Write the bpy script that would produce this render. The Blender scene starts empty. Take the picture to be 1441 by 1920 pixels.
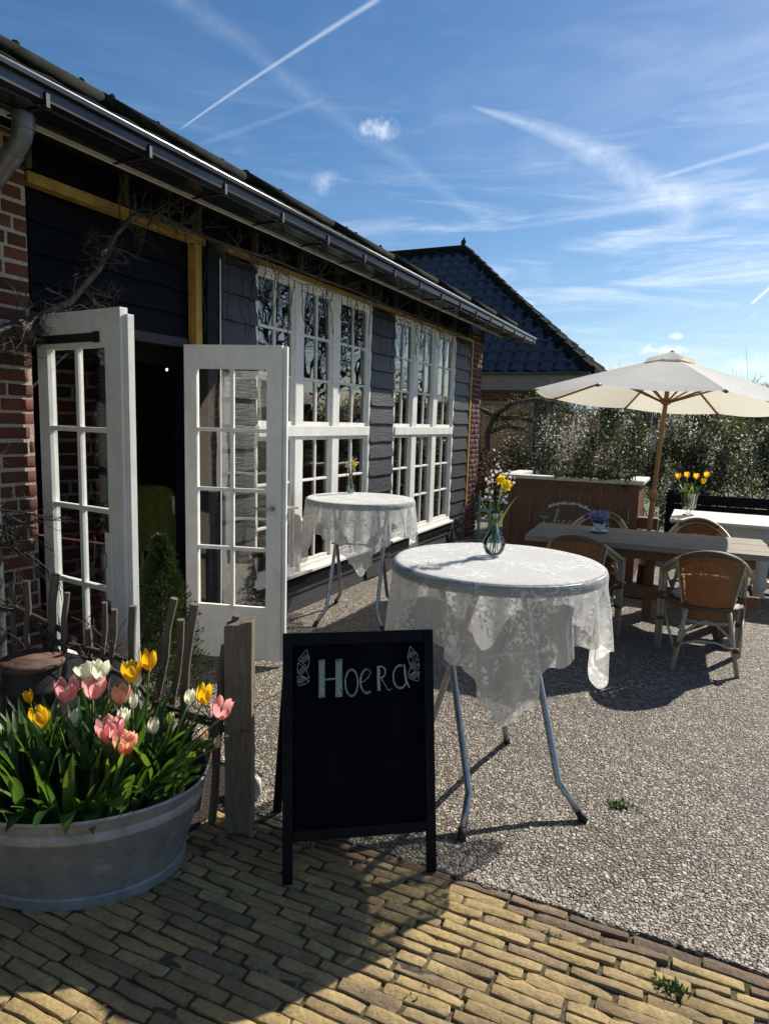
import bpy, math, random
import numpy as np
from mathutils import Vector, Matrix
R=math.radians; PI=math.pi
random.seed(7); rng=np.random.default_rng(7)
S=bpy.context.scene; COL=S.collection
# ---------------------------------------------------------------- camera
def make_camera():
    pitch,roll,yaw=R(-7.5085),R(1.60386),R(-24.9724)
    fw=np.array([math.sin(yaw)*math.cos(pitch),math.cos(yaw)*math.cos(pitch),math.sin(pitch)])
    r0=np.array([math.cos(yaw),-math.sin(yaw),0.]); d0=np.cross(fw,r0)
    r=math.cos(roll)*r0-math.sin(roll)*d0; d=math.sin(roll)*r0+math.cos(roll)*d0
    M=Matrix(((r[0],-d[0],-fw[0],0),(r[1],-d[1],-fw[1],0),(r[2],-d[2],-fw[2],1.65),(0,0,0,1)))
    cd=bpy.data.cameras.new('camera'); cd.sensor_fit='HORIZONTAL'; cd.sensor_width=36; cd.lens=36*1290/1441
    cd.clip_start=.05; cd.clip_end=3000
    c=bpy.data.objects.new('camera',cd); COL.objects.link(c); c.matrix_world=M; S.camera=c
make_camera()
# ---------------------------------------------------------------- light
SUN_AZ=math.atan2(.42,.91); SUN_EL=R(38)
S.view_settings.view_transform='Standard'; S.view_settings.look='None'; S.view_settings.gamma=1
S.view_settings.exposure=0.60
SKY_STRENGTH=.05
def make_sun():
    l=bpy.data.lights.new('sun','SUN'); l.energy=5.0; l.angle=R(.5); l.color=(1,.95,.86)
    o=bpy.data.objects.new('sun',l); COL.objects.link(o)
    d=Vector((-math.sin(SUN_AZ)*math.cos(SUN_EL),-math.cos(SUN_AZ)*math.cos(SUN_EL),-math.sin(SUN_EL)))
    o.rotation_euler=d.to_track_quat('-Z','Y').to_euler(); o.location=(5,12,12)
make_sun()
def make_world():
    w=bpy.data.worlds.new('World'); S.world=w; w.use_nodes=True; t=w.node_tree; N=t.nodes; L=t.links; N.clear()
    def n(ty,**k):
        x=N.new(ty)
        for a,b in k.items(): setattr(x,a,b)
        return x
    def m(op,a,b=None,c=None,clamp=False):
        x=n('ShaderNodeMath',operation=op,use_clamp=clamp)
        for i,v in enumerate((a,b,c)):
            if v is None: continue
            if isinstance(v,(int,float)): x.inputs[i].default_value=v
            else: L.new(v,x.inputs[i])
        return x.outputs[0]
    tc=n('ShaderNodeTexCoord'); nd=n('ShaderNodeVectorMath',operation='NORMALIZE'); L.new(tc.outputs['Generated'],nd.inputs[0]); D=nd.outputs[0]
    def dot(v):
        x=n('ShaderNodeVectorMath',operation='DOT_PRODUCT'); L.new(D,x.inputs[0]); x.inputs[1].default_value=tuple(float(a) for a in v); return x.outputs['Value']
    def noise(sc,det,ro,scale=(1,1,1),rot=(0,0,0),dist=0):
        mp=n('ShaderNodeMapping'); L.new(D,mp.inputs['Vector']); mp.inputs['Scale'].default_value=scale; mp.inputs['Rotation'].default_value=rot
        x=n('ShaderNodeTexNoise'); L.new(mp.outputs[0],x.inputs['Vector']); x.inputs['Scale'].default_value=sc; x.inputs['Detail'].default_value=det; x.inputs['Roughness'].default_value=ro; x.inputs['Distortion'].default_value=dist
        return x.outputs['Fac']
    def ramp(v,a,b,lo=0,hi=1):
        x=n('ShaderNodeMapRange'); x.interpolation_type='SMOOTHSTEP'; L.new(v,x.inputs['Value'])
        for k,q in (('From Min',a),('From Max',b),('To Min',lo),('To Max',hi)): x.inputs[k].default_value=q
        return x.outputs[0]
    sky=n('ShaderNodeTexSky'); sky.sky_type='NISHITA'; sky.sun_disc=False; sky.sun_elevation=SUN_EL; sky.sun_rotation=SUN_AZ
    sky.air_density=1.0; sky.dust_density=.4; sky.ozone_density=3.0
    fine=noise(26,6,.62); fine2=noise(70,5,.6); wob=noise(9,3,.5)
    parts=[]
    def trail(a,b,w0,w1,strength,rough=.5,curve=0.0,soft=1.0):
        a=np.array(a);b=np.array(b);a=a/np.linalg.norm(a);b=b/np.linalg.norm(b)
        nn=np.cross(a,b);nn/=np.linalg.norm(nn); tt=b-a*(a@b); tt/=np.linalg.norm(tt)
        ang=math.acos(float(a@b)); mid=(a+b)/np.linalg.norm(a+b); t2=np.cross(nn,mid)
        s=dot(t2); h=math.sin(ang/2)
        al=m('MULTIPLY_ADD',s,1/(2*h),.5)                 # 0..1 along
        q=m('MULTIPLY',m('MULTIPLY',al,m('SUBTRACT',1,al)),4*curve)
        dist=m('ADD',dot(nn),q)
        dist=m('ADD',dist,m('MULTIPLY_ADD',wob,.010*soft,-.005*soft))
        wd=m('MULTIPLY_ADD',al,w1-w0,w0); wd=m('MAXIMUM',wd,.0005)
        f=m('SUBTRACT',1,m('DIVIDE',m('ABSOLUTE',dist),wd),clamp=True)
        e=m('MULTIPLY',ramp(al,-.04,.06),ramp(al,.97,1.06,1,0))
        tex=m('MULTIPLY',m('MULTIPLY_ADD',fine2,rough*2,1-rough),m('MULTIPLY_ADD',fine,rough*1.6,1-rough*.8))
        front=ramp(dot(mid),.3,.5)
        parts.append(m('MULTIPLY',m('MULTIPLY',m('MULTIPLY',f,e),m('MULTIPLY',tex,front)),strength))
    trail((-.6176,.7042,.3503),(-.3926,.7805,.4865),.0014,.0042,.34,.3,.002,.12)
    trail((-.60,.72,.335),(-.47,.79,.395),.005,.004,.07,.5,0,.6)
    trail((-.2972,.871,.3911),(-.04,.9635,.2646),.003,.032,.26,.8,.013,.8)
    trail((-.25,.905,.335),(-.05,.955,.29),.03,.035,.08,.9,.0,1.5)
    trail((-.0821,.9481,.3071),(.16,.93,.345),.003,.008,.26,.4,0,.4)
    trail((-.60,.65,.48),(-.2853,.9215,.2634),.016,.010,.07,1.0,0,2.2)
    trail((.0334,.9871,.1567),(.075,.975,.197),.0028,.003,.7,.2,0,.1)
    trail((-.30,.93,.26),(.10,.95,.275),.004,.008,.10,.6,0,1)
    trail((-.15,.96,.235),(.25,.92,.30),.007,.02,.14,.8,0,1.5)
    # low streaky cirrus, denser to the right and near the horizon
    z=dot((0,0,1)); xr=dot((.906,.4226,0))
    st=noise(3.2,8,.62,(1.2,1.2,9.0),(R(4),R(-5),0),.6)
    st2=noise(1.6,5,.6,(1,1,3.0),(0,R(-14),R(20)),1.2)
    band=m('MULTIPLY',ramp(z,.02,.13),ramp(z,.20,.46,1,.10))
    side=ramp(xr,-.25,.55,.35,1)
    ci=m('MULTIPLY',m('MULTIPLY',ramp(st,.43,.72),band),m('MULTIPLY',side,.56))
    veil=m('MULTIPLY',ramp(st2,.42,.75),m('MULTIPLY',ramp(xr,-.3,.75,.05,.30),ramp(z,.05,.3,.3,1)))
    tot=m('MAXIMUM',ci,veil)
    for p in parts: tot=m('ADD',tot,p)
    # small cumulus puffs
    def puff(c,w,h,st=1.0,lo=.30):
        c=np.array(c);c=c/np.linalg.norm(c); u=np.cross(c,(0,0,1));u/=np.linalg.norm(u); v=np.cross(u,c)
        a=m('DIVIDE',dot(u),w); b=m('DIVIDE',dot(v),h)
        d2=m('SQRT',m('ADD',m('MULTIPLY',a,a),m('MULTIPLY',b,b)))
        f=m('SUBTRACT',m('MULTIPLY_ADD',fine,1.3,m('MULTIPLY_ADD',fine2,.9,-.55)),m('MULTIPLY',d2,.75))
        return m('MULTIPLY',m('MULTIPLY',ramp(f,0.0,lo),ramp(dot(c),.9,.95)),st)
    for a in [((-.4083,.8357,.3671),.042,.024,.75,.9),((-.4833,.8187,.3101),.034,.022,.45,1.0),((-.073,.9919,.1035),.060,.014,1.,.5),
              ((-.05,.9919,.121),.022,.009,.8,.5),((-.2453,.9555,.165),.028,.010,.6,.7),((.0373,.9893,.142),.018,.012,.6,.8),
              ((.060,.9952,.083),.075,.024,.9,.7),((.03,.97,.20),.03,.012,.4,.5),((.5,.85,.12),.15,.04,1,.4),((.7,.7,.25),.12,.05,1,.4),((.3,.95,.17),.12,.03,1,.4)]:
        tot=m('MAXIMUM',tot,puff(*a))
    tot=m('MINIMUM',tot,1.0)
    # sky colour comes from the Nishita sky; pull it slightly towards the deep blue of the photograph
    hs=n('ShaderNodeHueSaturation'); hs.inputs['Saturation'].default_value=1.22; hs.inputs['Value'].default_value=1.42; L.new(sky.outputs[0],hs.inputs['Color'])
    mix=n('ShaderNodeMix',data_type='RGBA'); L.new(tot,mix.inputs[0]); L.new(hs.outputs[0],mix.inputs[6]); mix.inputs[7].default_value=(14.0,15.4,16.8,1)
    bg=n('ShaderNodeBackground'); bg.inputs['Strength'].default_value=SKY_STRENGTH; L.new(mix.outputs[2],bg.inputs['Color'])
    out=n('ShaderNodeOutputWorld'); L.new(bg.outputs[0],out.inputs[0])
make_world()
# ---------------------------------------------------------------- materials
class NT:
    def __init__(s,name):
        s.m=bpy.data.materials.new(name); s.m.use_nodes=True; s.t=s.m.node_tree; s.N=s.t.nodes; s.L=s.t.links; s.N.clear()
        s.out=s.N.new('ShaderNodeOutputMaterial')
    def n(s,ty,ins={},**k):
        x=s.N.new(ty)
        for a,b in k.items(): setattr(x,a,b)
        for a,b in ins.items():
            if isinstance(b,bpy.types.NodeSocket): s.L.new(b,x.inputs[a])
            else: x.inputs[a].default_value=b
        return x
    def obj(s,scale=(1,1,1)):
        tc=s.n('ShaderNodeTexCoord'); return s.n('ShaderNodeMapping',{0:tc.outputs['Object'],3:scale}).outputs[0]
    def noise(s,v,sc,det=4,ro=.55,dist=0): return s.n('ShaderNodeTexNoise',{'Vector':v,'Scale':sc,'Detail':det,'Roughness':ro,'Distortion':dist}).outputs['Fac']
    def ramp(s,f,stops):
        x=s.n('ShaderNodeValToRGB',{0:f}); e=x.color_ramp.elements
        while len(e)<len(stops): e.new(.5)
        for i,(p,c) in enumerate(stops): e[i].position=p; e[i].color=(*c,1) if len(c)==3 else c
        return x.outputs[0]
    def mr(s,v,a,b,lo=0,hi=1): return s.n('ShaderNodeMapRange',{0:v,1:a,2:b,3:lo,4:hi}).outputs[0]
    def math(s,op,a,b=0.,c=0.,clamp=False): return s.n('ShaderNodeMath',{0:a,1:b,2:c},operation=op,use_clamp=clamp).outputs[0]
    def mix(s,f,a,b,bt='MIX'):
        return s.n('ShaderNodeMix',{0:f,6:a,7:b},data_type='RGBA',blend_type=bt).outputs[2]
    def bump(s,h,st=.3,d=.01,nrm=None):
        i={'Height':h,'Strength':st,'Distance':d}
        if nrm is not None: i['Normal']=nrm
        return s.n('ShaderNodeBump',i).outputs[0]
    def pbr(s,**k):
        ins={}
        for a,b in k.items():
            nm={'color':'Base Color','rough':'Roughness','metal':'Metallic','normal':'Normal','emit':'Emission Color','emits':'Emission Strength','spec':'Specular IOR Level','coat':'Coat Weight','sss':'Subsurface Weight','alpha':'Alpha'}[a]
            if nm.endswith('Color') and isinstance(b,tuple) and len(b)==3: b=(*b,1)
            ins[nm]=b
        return s.n('ShaderNodeBsdfPrincipled',ins)
    def done(s,sh):
        s.L.new(sh.outputs[0] if hasattr(sh,'outputs') else sh,s.out.inputs[0]); return s.m
def c4(c): return (*c,1)
def plain(name,a,b=None,rough=.6,sc=20,stretch=(1,1,1),bump=.0,metal=0,spec=.5,det=5,dist=0,bd=.004,coat=0,lo=.35,hi=.65):
    t=NT(name); v=t.obj(stretch); f=t.noise(v,sc,det,.6,dist)
    col=t.ramp(f,[(lo,a),(hi,b or a)])
    k=dict(color=col,rough=rough,metal=metal,spec=spec,coat=coat)
    if bump: k['normal']=t.bump(f,bump,bd)
    return t.done(t.pbr(**k))
def translucent(name,a,b,sc=30,tr=.4,trc=None,rough=.5,stretch=(1,1,1),spec=.3):
    t=NT(name); v=t.obj(stretch); f=t.noise(v,sc,3); col=t.ramp(f,[(.3,a),(.7,b)])
    p=t.pbr(color=col,rough=rough,spec=spec)
    q=t.n('ShaderNodeBsdfTranslucent',{'Color':(c4(trc) if trc else col)})
    return t.done(t.n('ShaderNodeMixShader',{0:tr,1:p.outputs[0],2:q.outputs[0]}))
def thin_glass(name,ior=1.5,boost=1.0,tint=(1,1,1)):
    t=NT(name); fr=t.n('ShaderNodeFresnel',{'IOR':ior}).outputs[0]; fr=t.math('MULTIPLY',fr,boost,0,True)
    v=t.obj(); f=t.noise(v,2.2,2); nb=t.bump(f,.12,.02)
    g=t.n('ShaderNodeBsdfGlossy',{'Color':(1,1,1,1),'Roughness':.004,'Normal':nb}); tr=t.n('ShaderNodeBsdfTransparent',{'Color':c4(tint)})
    return t.done(t.n('ShaderNodeMixShader',{0:fr,1:tr.outputs[0],2:g.outputs[0]}))
def attr_rnd(t,name='rnd'): return t.n('ShaderNodeAttribute',attribute_name=name).outputs['Fac']
M={}
def mk_brick(name,stops,rough=.85,dirt=(.05,.04,.03),sc=60,dirtamt=.5,fb=.5):
    t=NT(name); r=attr_rnd(t); v=t.obj(); f=t.noise(v,sc,6,.7); g=t.noise(v,7,4,.6); w=t.noise(v,sc*.3,3)
    c=t.ramp(r,stops); c=t.mix(t.mr(f,.3,.75,0,.55),c,c4(dirt),'MIX'); c=t.mix(t.mr(g,.45,.75,0,dirtamt),c,c4(dirt))
    h=t.math('ADD',f,t.math('MULTIPLY',w,.8))
    return t.done(t.pbr(color=c,rough=rough,spec=.3,normal=t.bump(h,fb,.012)))
M['brick']=mk_brick('red_brick',[(0,(.06,.02,.016)),(.35,(.13,.036,.025)),(.7,(.19,.056,.037)),(1,(.09,.032,.034))],dirtamt=.25)
M['paver']=mk_brick('yellow_paver',[(0,(.28,.20,.10)),(.2,(.41,.295,.125)),(.5,(.50,.365,.16)),(.75,(.45,.325,.145)),(.9,(.34,.25,.13)),(1,(.27,.195,.115))],dirt=(.08,.06,.035),dirtamt=.6,sc=60,fb=.55)
M['paver_dark']=mk_brick('edge_paver',[(0,(.13,.085,.055)),(.5,(.21,.14,.09)),(1,(.28,.185,.11))],dirt=(.05,.045,.035),sc=45,fb=.7)
M['mortar']=plain('mortar',(.30,.25,.19),(.50,.44,.35),.95,90,bump=.6,bd=.01)
def mk_joint():
    t=NT('sandy_joint'); v=t.obj(); f=t.noise(v,90,5,.7); g=t.noise(v,2.6,4,.6); c=t.ramp(f,[(.3,(.05,.04,.025)),(.6,(.15,.12,.075)),(.8,(.26,.21,.14))]); c=t.mix(t.mr(g,.52,.68,0,.75),c,c4((.035,.055,.012)))
    return t.done(t.pbr(color=c,rough=1,spec=.1,normal=t.bump(f,.9,.01)))
M['joint']=mk_joint()
def mk_plank():
    t=NT('weathered_black_plank'); r=attr_rnd(t); v=t.obj((1,.7,6)); f=t.noise(v,8,8,.6,1.2); v2=t.obj(); g=t.noise(v2,3.5,4); kn=t.n('ShaderNodeTexVoronoi',{'Vector':t.obj((1,1,1.6)),'Scale':6.0}).outputs['Distance']
    c=t.ramp(f,[(.3,(.004,.005,.007)),(.55,(.011,.012,.014)),(.75,(.040,.041,.043))]); c=t.mix(t.mr(g,.4,.8,0,.5),c,c4((.020,.020,.022)))
    c=t.mix(t.mr(kn,.02,.09,.8,0),c,c4((.015,.014,.014))); c=t.mix(t.mr(r,0,1,0,.35),c,c4((.03,.034,.042)))
    h=t.math('ADD',f,t.mr(kn,.0,.1,0,.6))
    return t.done(t.pbr(color=c,rough=.5,spec=.6,normal=t.bump(h,.38,.014)))
M['plank']=mk_plank()
M['navy']=plain('navy_panel',(.0012,.0025,.005),(.003,.005,.009),.6,6,(1,.5,8),.3,spec=.1)
def mk_white():
    t=NT('white_paint'); v=t.obj((1,1,.5)); f=t.noise(v,11,6,.65); g=t.noise(t.obj((1,1,.25)),55,6,.75); h=t.noise(t.obj(),2.5,5,.7)
    c=t.ramp(f,[(.35,(.66,.64,.585)),(.65,(.77,.755,.71))]); c=t.mix(t.mr(g,.60,.72,0,.5),c,c4((.42,.39,.33))); c=t.mix(t.mr(h,.55,.8,0,.35),c,c4((.50,.48,.42)))
    return t.done(t.pbr(color=c,rough=.45,normal=t.bump(t.math('ADD',f,g),.2,.004)))
M['white']=mk_white()
M['yellow']=plain('ochre_paint',(.27,.15,.025),(.40,.235,.045),.5,12,(1,1,1),.15)
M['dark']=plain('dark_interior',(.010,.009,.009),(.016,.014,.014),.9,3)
M['black']=plain('black_paint',(.003,.0045,.007),(.006,.008,.011),.42,12,bump=.1,spec=.08)
M['board']=plain('chalkboard_slate',(.0016,.003,.0075),(.0075,.010,.016),.8,3.5,(1,1,.5),spec=.03,lo=.5,hi=.85)
M['zinc']=None
def mk_zinc():
    t=NT('galvanised_zinc'); v=t.obj(); f=t.noise(v,9,6,.65); g=t.n('ShaderNodeTexVoronoi',{'Vector':v,'Scale':45.0}).outputs['Color']; gg=t.n('ShaderNodeSeparateColor',{0:g}).outputs[0]
    st=t.noise(t.obj((1,1,.25)),16,5); c=t.ramp(f,[(.3,(.16,.175,.19)),(.7,(.30,.32,.335))]); c=t.mix(t.mr(gg,0,1,0,.18),c,c4((.42,.44,.46)))
    c=t.mix(t.mr(st,.5,.75,0,.5),c,c4((.12,.125,.125)))
    # pale mineral stain low on the front
    pos=t.obj(); d=t.n('ShaderNodeVectorMath',{0:pos,1:(.21,-.30,.15)},operation='DISTANCE').outputs['Value']
    d=t.math('ADD',d,t.math('MULTIPLY',t.noise(v,30,4),.05)); c=t.mix(t.mr(d,.055,.075,.55,0),c,c4((.5,.5,.48)))
    return t.done(t.pbr(color=c,rough=.55,metal=.45,spec=.4,normal=t.bump(f,.2,.01)))
M['zinc']=mk_zinc()
M['steel']=plain('grey_steel',(.30,.31,.32),(.40,.41,.42),.32,30,metal=.85,bump=.05)
M['gutter']=plain('gutter_metal',(.035,.038,.044),(.075,.08,.085),.28,5,(1,.3,1),.05,metal=.8)
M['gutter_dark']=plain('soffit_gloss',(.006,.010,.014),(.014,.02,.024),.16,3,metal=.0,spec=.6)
M['pipe']=plain('grey_pipe',(.12,.13,.14),(.19,.20,.21),.4,8,metal=.5)
M['soil']=plain('dark_soil',(.012,.010,.008),(.035,.027,.02),1,60,bump=.9,bd=.02)
M['twig']=plain('dry_twig',(.025,.019,.015),(.085,.068,.055),.9,50,(1,1,.3),.5)
M['bark']=plain('grey_bark',(.04,.033,.027),(.11,.096,.082),.9,40,(1,1,.3),.6)
def mk_wood(name,a,b,stretch,sc=10,rough=.75,bump=.5,gap=None):
    t=NT(name); v=t.obj(stretch); f=t.noise(v,sc,8,.65,1.5); g=t.noise(t.obj(),3,3); c=t.ramp(f,[(.28,a),(.72,b)]); c=t.mix(t.mr(g,.3,.7,0,.35),c,c4(tuple(x*.55 for x in b)))
    return t.done(t.pbr(color=c,rough=rough,spec=.35,normal=t.bump(f,bump,.006)))
M['old_post']=mk_wood('weathered_post',(.07,.055,.04),(.24,.20,.15),(8,8,.6))
M['stake']=mk_wood('weathered_stake',(.05,.041,.031),(.20,.165,.125),(12,12,.8))
M['table_wood']=mk_wood('silvered_table_wood',(.16,.135,.10),(.36,.31,.23),(.7,9,6))
M['table_leg']=mk_wood('brown_table_leg',(.11,.055,.028),(.24,.13,.07),(8,8,.6))
M['bar_wood']=mk_wood('reddish_bar_wood',(.075,.035,.018),(.20,.10,.055),(9,9,.5),rough=.6)
M['white_wood']=mk_wood('whitewashed_wood',(.46,.43,.37),(.72,.69,.63),(.8,8,8),bump=.3)
M['teak']=mk_wood('teak_pole',(.22,.10,.04),(.38,.20,.085),(14,14,.5),rough=.5,bump=.2)
M['rattan']=mk_wood('pale_rattan',(.25,.20,.14),(.52,.45,.34),(6,6,1.0),sc=22,rough=.45,bump=.25)
M['binding']=mk_wood('brown_binding',(.07,.04,.02),(.17,.10,.055),(3,3,60),sc=6,rough=.6,bump=.5)
M['teal']=plain('pale_teal_paint',(.16,.26,.27),(.22,.33,.33),.55,14)
M['rust']=plain('rusty_iron',(.05,.03,.022),(.15,.075,.05),.8,14,bump=.5)
M['iron']=plain('black_iron',(.006,.006,.007),(.018,.016,.015),.6,14,bump=.3)
M['glass']=thin_glass('window_glass',1.75,1.75,(.80,.82,.80))
M['vase']=thin_glass('vase_glass',1.5,1.6,(.97,.99,.98))
M['water']=thin_glass('vase_water',1.33,1.0,(.95,.98,.96))
def mk_weave():
    t=NT('woven_rattan'); tc=t.n('ShaderNodeTexCoord'); uv=tc.outputs['UV']
    sx=t.n('ShaderNodeSeparateXYZ',{0:uv}); fx=t.math('MULTIPLY',sx.outputs[0],46*2*PI/2); fy=t.math('MULTIPLY',sx.outputs[1],58*2*PI/2)
    a=t.math('MULTIPLY',t.math('SINE',fx),t.math('SINE',fy)); h=t.math('ABSOLUTE',a)
    n1=t.noise(uv,14,4); c=t.ramp(t.math('ADD',t.math('MULTIPLY',h,.6),t.math('MULTIPLY',n1,.4)),[(.1,(.10,.038,.014)),(.5,(.36,.16,.055)),(.9,(.55,.30,.12))])
    U_,V_=sx.outputs[0],sx.outputs[1]; ln=lambda q,c,w:t.math('LESS_THAN',t.math('ABSOLUTE',t.math('SUBTRACT',q,c)),w); L_=t.math('MAXIMUM',ln(V_,.74,.012),t.math('MAXIMUM',ln(U_,.07,.016),t.math('MAXIMUM',ln(U_,.93,.014),ln(V_,.16,.008)))); hole=t.math('MULTIPLY',t.math('MULTIPLY',L_,t.math('LESS_THAN',h,.45)),t.math('GREATER_THAN',t.noise(uv,16,2),.47))
    p=t.pbr(color=c,rough=.5,spec=.35,normal=t.bump(a,.6,.004)); tr=t.n('ShaderNodeBsdfTranslucent',{'Color':c}); m1=t.n('ShaderNodeMixShader',{0:.28,1:p.outputs[0],2:tr.outputs[0]})
    tp=t.n('ShaderNodeBsdfTransparent'); return t.done(t.n('ShaderNodeMixShader',{0:hole,1:m1.outputs[0],2:tp.outputs[0]}))
M['weave']=mk_weave()
def mk_lace(border=True):
    t=NT('white_lace'); tc=t.n('ShaderNodeTexCoord'); uv=tc.outputs['UV']
    w=t.noise(uv,7,2,.5); uvw=t.n('ShaderNodeVectorMath',{0:uv,1:t.n('ShaderNodeCombineXYZ',{0:t.math('MULTIPLY',w,.06),1:t.math('MULTIPLY',t.noise(uv,9,2),.06)}).outputs[0]},operation='ADD').outputs[0]
    v1=t.n('ShaderNodeTexVoronoi',{'Vector':uvw,'Scale':12.0}).outputs['Distance']
    v2=t.n('ShaderNodeTexVoronoi',{'Vector':uvw,'Scale':44.0}).outputs['Distance']
    spray=t.mr(v1,.38,.52,1,0); pet=t.mr(v2,.30,.44,1,0)
    cur=t.math('ABSOLUTE',t.math('SUBTRACT',t.noise(uv,15,1,.4,.8),.5)); stem=t.mr(cur,.008,.02,.75,0); sm=t.mr(t.noise(uv,8,2),.45,.55,0,1)
    leafy=t.mr(t.noise(uv,70,2,.5,1.),.51,.56,0,1); lm=t.mr(t.noise(uv,7,2),.48,.56,0,1)
    mot=t.math('MULTIPLY',spray,pet,0,True); mot=t.math('MAXIMUM',mot,t.math('MULTIPLY',t.math('MULTIPLY',stem,sm),.25)); mot=t.math('MAXIMUM',mot,t.math('MULTIPLY',leafy,lm))
    n=t.mr(mot,0,1,.66,.985)
    c=t.mix(mot,c4((.77,.76,.73)),c4((.93,.92,.89)))
    d=t.n('ShaderNodeBsdfDiffuse',{'Color':c}); tr=t.n('ShaderNodeBsdfTranslucent',{'Color':c}); m1=t.n('ShaderNodeMixShader',{0:.58,1:d.outputs[0],2:tr.outputs[0]})
    tp=t.n('ShaderNodeBsdfTransparent'); return t.done(t.n('ShaderNodeMixShader',{0:n,1:tp.outputs[0],2:m1.outputs[0]}))
M['lace']=mk_lace()
M['white_cloth']=plain('white_undercloth',(.55,.55,.54),(.62,.62,.60),.8,40,bump=.2)
M['table_edge']=plain('grey_table_rim',(.12,.14,.165),(.17,.19,.215),.5,20)
def mk_canvas():
    t=NT('cream_canvas'); v=t.obj(); f=t.noise(v,5,4); w=t.noise(v,300,2); c=t.ramp(f,[(.3,(.76,.74,.68)),(.7,(.84,.82,.77))])
    h=t.math('ADD',t.math('MULTIPLY',f,2.),w); p=t.pbr(color=c,rough=.85,spec=.15,normal=t.bump(h,.15,.01)); tr=t.n('ShaderNodeBsdfTranslucent',{'Color':(.78,.73,.58,1)})
    return t.done(t.n('ShaderNodeMixShader',{0:.38,1:p.outputs[0],2:tr.outputs[0]}))
M['canvas']=mk_canvas()
def mk_terrace():
    t=NT('exposed_aggregate'); v=t.obj(); wv=t.n('ShaderNodeVectorMath',{0:v,1:t.n('ShaderNodeVectorMath',{0:t.n('ShaderNodeTexNoise',{'Vector':v,'Scale':60.0}).outputs['Color'],1:(.012,.012,.0)},operation='MULTIPLY').outputs[0]},operation='ADD').outputs[0]
    vo=t.n('ShaderNodeTexVoronoi',{'Vector':wv,'Scale':58.0}); vd=t.n('ShaderNodeTexVoronoi',{'Vector':wv,'Scale':58.0},feature='DISTANCE_TO_EDGE').outputs['Distance']
    r=t.n('ShaderNodeSeparateColor',{0:vo.outputs['Color']})
    c=t.ramp(r.outputs[0],[(0,(.125,.10,.07)),(.25,(.23,.18,.13)),(.5,(.34,.28,.215)),(.75,(.45,.395,.31)),(.92,(.59,.54,.45)),(1,(.26,.15,.095))])
    big=t.noise(v,1.7,4); c=t.mix(t.mr(big,.35,.7,0,.45),c,c4((.20,.175,.145)))
    c=t.mix(t.mr(vd,.02,.14,.85,0),c,c4((.085,.072,.055)))
    hgt=t.math('MULTIPLY',t.mr(vd,0,.28,0,1),t.mr(r.outputs[1],0,1,.35,1)); fine=t.noise(v,420,2)
    h=t.math('ADD',hgt,t.math('MULTIPLY',fine,.12))
    return t.done(t.pbr(color=c,rough=.62,spec=.35,normal=t.bump(h,1.0,.020)))
M['terrace']=mk_terrace()
def mk_pebble():
    t=NT('pebble'); r=attr_rnd(t); c=t.ramp(r,[(0,(.125,.10,.07)),(.25,(.22,.18,.13)),(.5,(.30,.25,.19)),(.8,(.39,.335,.26)),(.95,(.53,.48,.40)),(1,(.26,.15,.095))])
    return t.done(t.pbr(color=c,rough=.5,spec=.4))
M['pebble']=mk_pebble()
M['grass']=plain('meadow',(.05,.075,.02),(.10,.14,.035),.9,.6,bump=.3)
M['blue_tile']=plain('blue_glazed_tile',(.005,.011,.024),(.012,.022,.045),.38,7,bump=.1,spec=.5)
M['black_tile']=plain('black_roof_tile',(.008,.009,.008),(.022,.024,.018),.95,9,bump=.3,spec=.08)
M['beige']=plain('beige_fascia',(.25,.22,.17),(.30,.27,.21),.6,8)
M['house_brick']=None
def mk_hb():
    t=NT('brown_brickwork'); v=t.n('ShaderNodeMapping',{0:t.n('ShaderNodeTexCoord').outputs['Object'],2:(R(90),0,0)}).outputs[0]
    b=t.n('ShaderNodeTexBrick',{'Vector':v,'Color1':(.11,.055,.035,1),'Color2':(.17,.095,.06,1),'Mortar':(.22,.2,.17,1),'Scale':1.0,'Mortar Size':.008,'Brick Width':.22,'Row Height':.065})
    return t.done(t.pbr(color=b.outputs[0],rough=.9,normal=t.bump(b.outputs[1],-.4,.01)))
M['house_brick']=mk_hb()
def mk_leaf():
    t=NT('tulip_leaf'); q=attr_rnd(t); v=t.obj((1,1,.3)); f=t.noise(v,60,3); g=t.noise(t.obj(),18,3)
    c=t.ramp(q,[(0,(.014,.045,.018)),(.35,(.030,.080,.024)),(.7,(.065,.14,.03)),(1,(.13,.19,.04))]); c=t.mix(t.mr(f,.35,.7,0,.45),c,c4((.05,.085,.045))); c=t.mix(t.mr(g,.62,.72,0,.5),c,c4((.10,.09,.04)))
    p=t.pbr(color=c,rough=.42,spec=.4,normal=t.bump(f,.25,.003)); tc=t.ramp(q,[(0,(.05,.14,.02)),(.6,(.12,.25,.02)),(1,(.25,.38,.03))]); tr=t.n('ShaderNodeBsdfTranslucent',{'Color':tc})
    return t.done(t.n('ShaderNodeMixShader',{0:.36,1:p.outputs[0],2:tr.outputs[0]}))
M['leaf']=mk_leaf()
M['stem']=translucent('green_stem',(.08,.15,.03),(.14,.22,.05),25,.3,(.2,.35,.05))
M['stem_dark']=plain('brownish_stem',(.11,.09,.04),(.17,.13,.06),.6)
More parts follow.
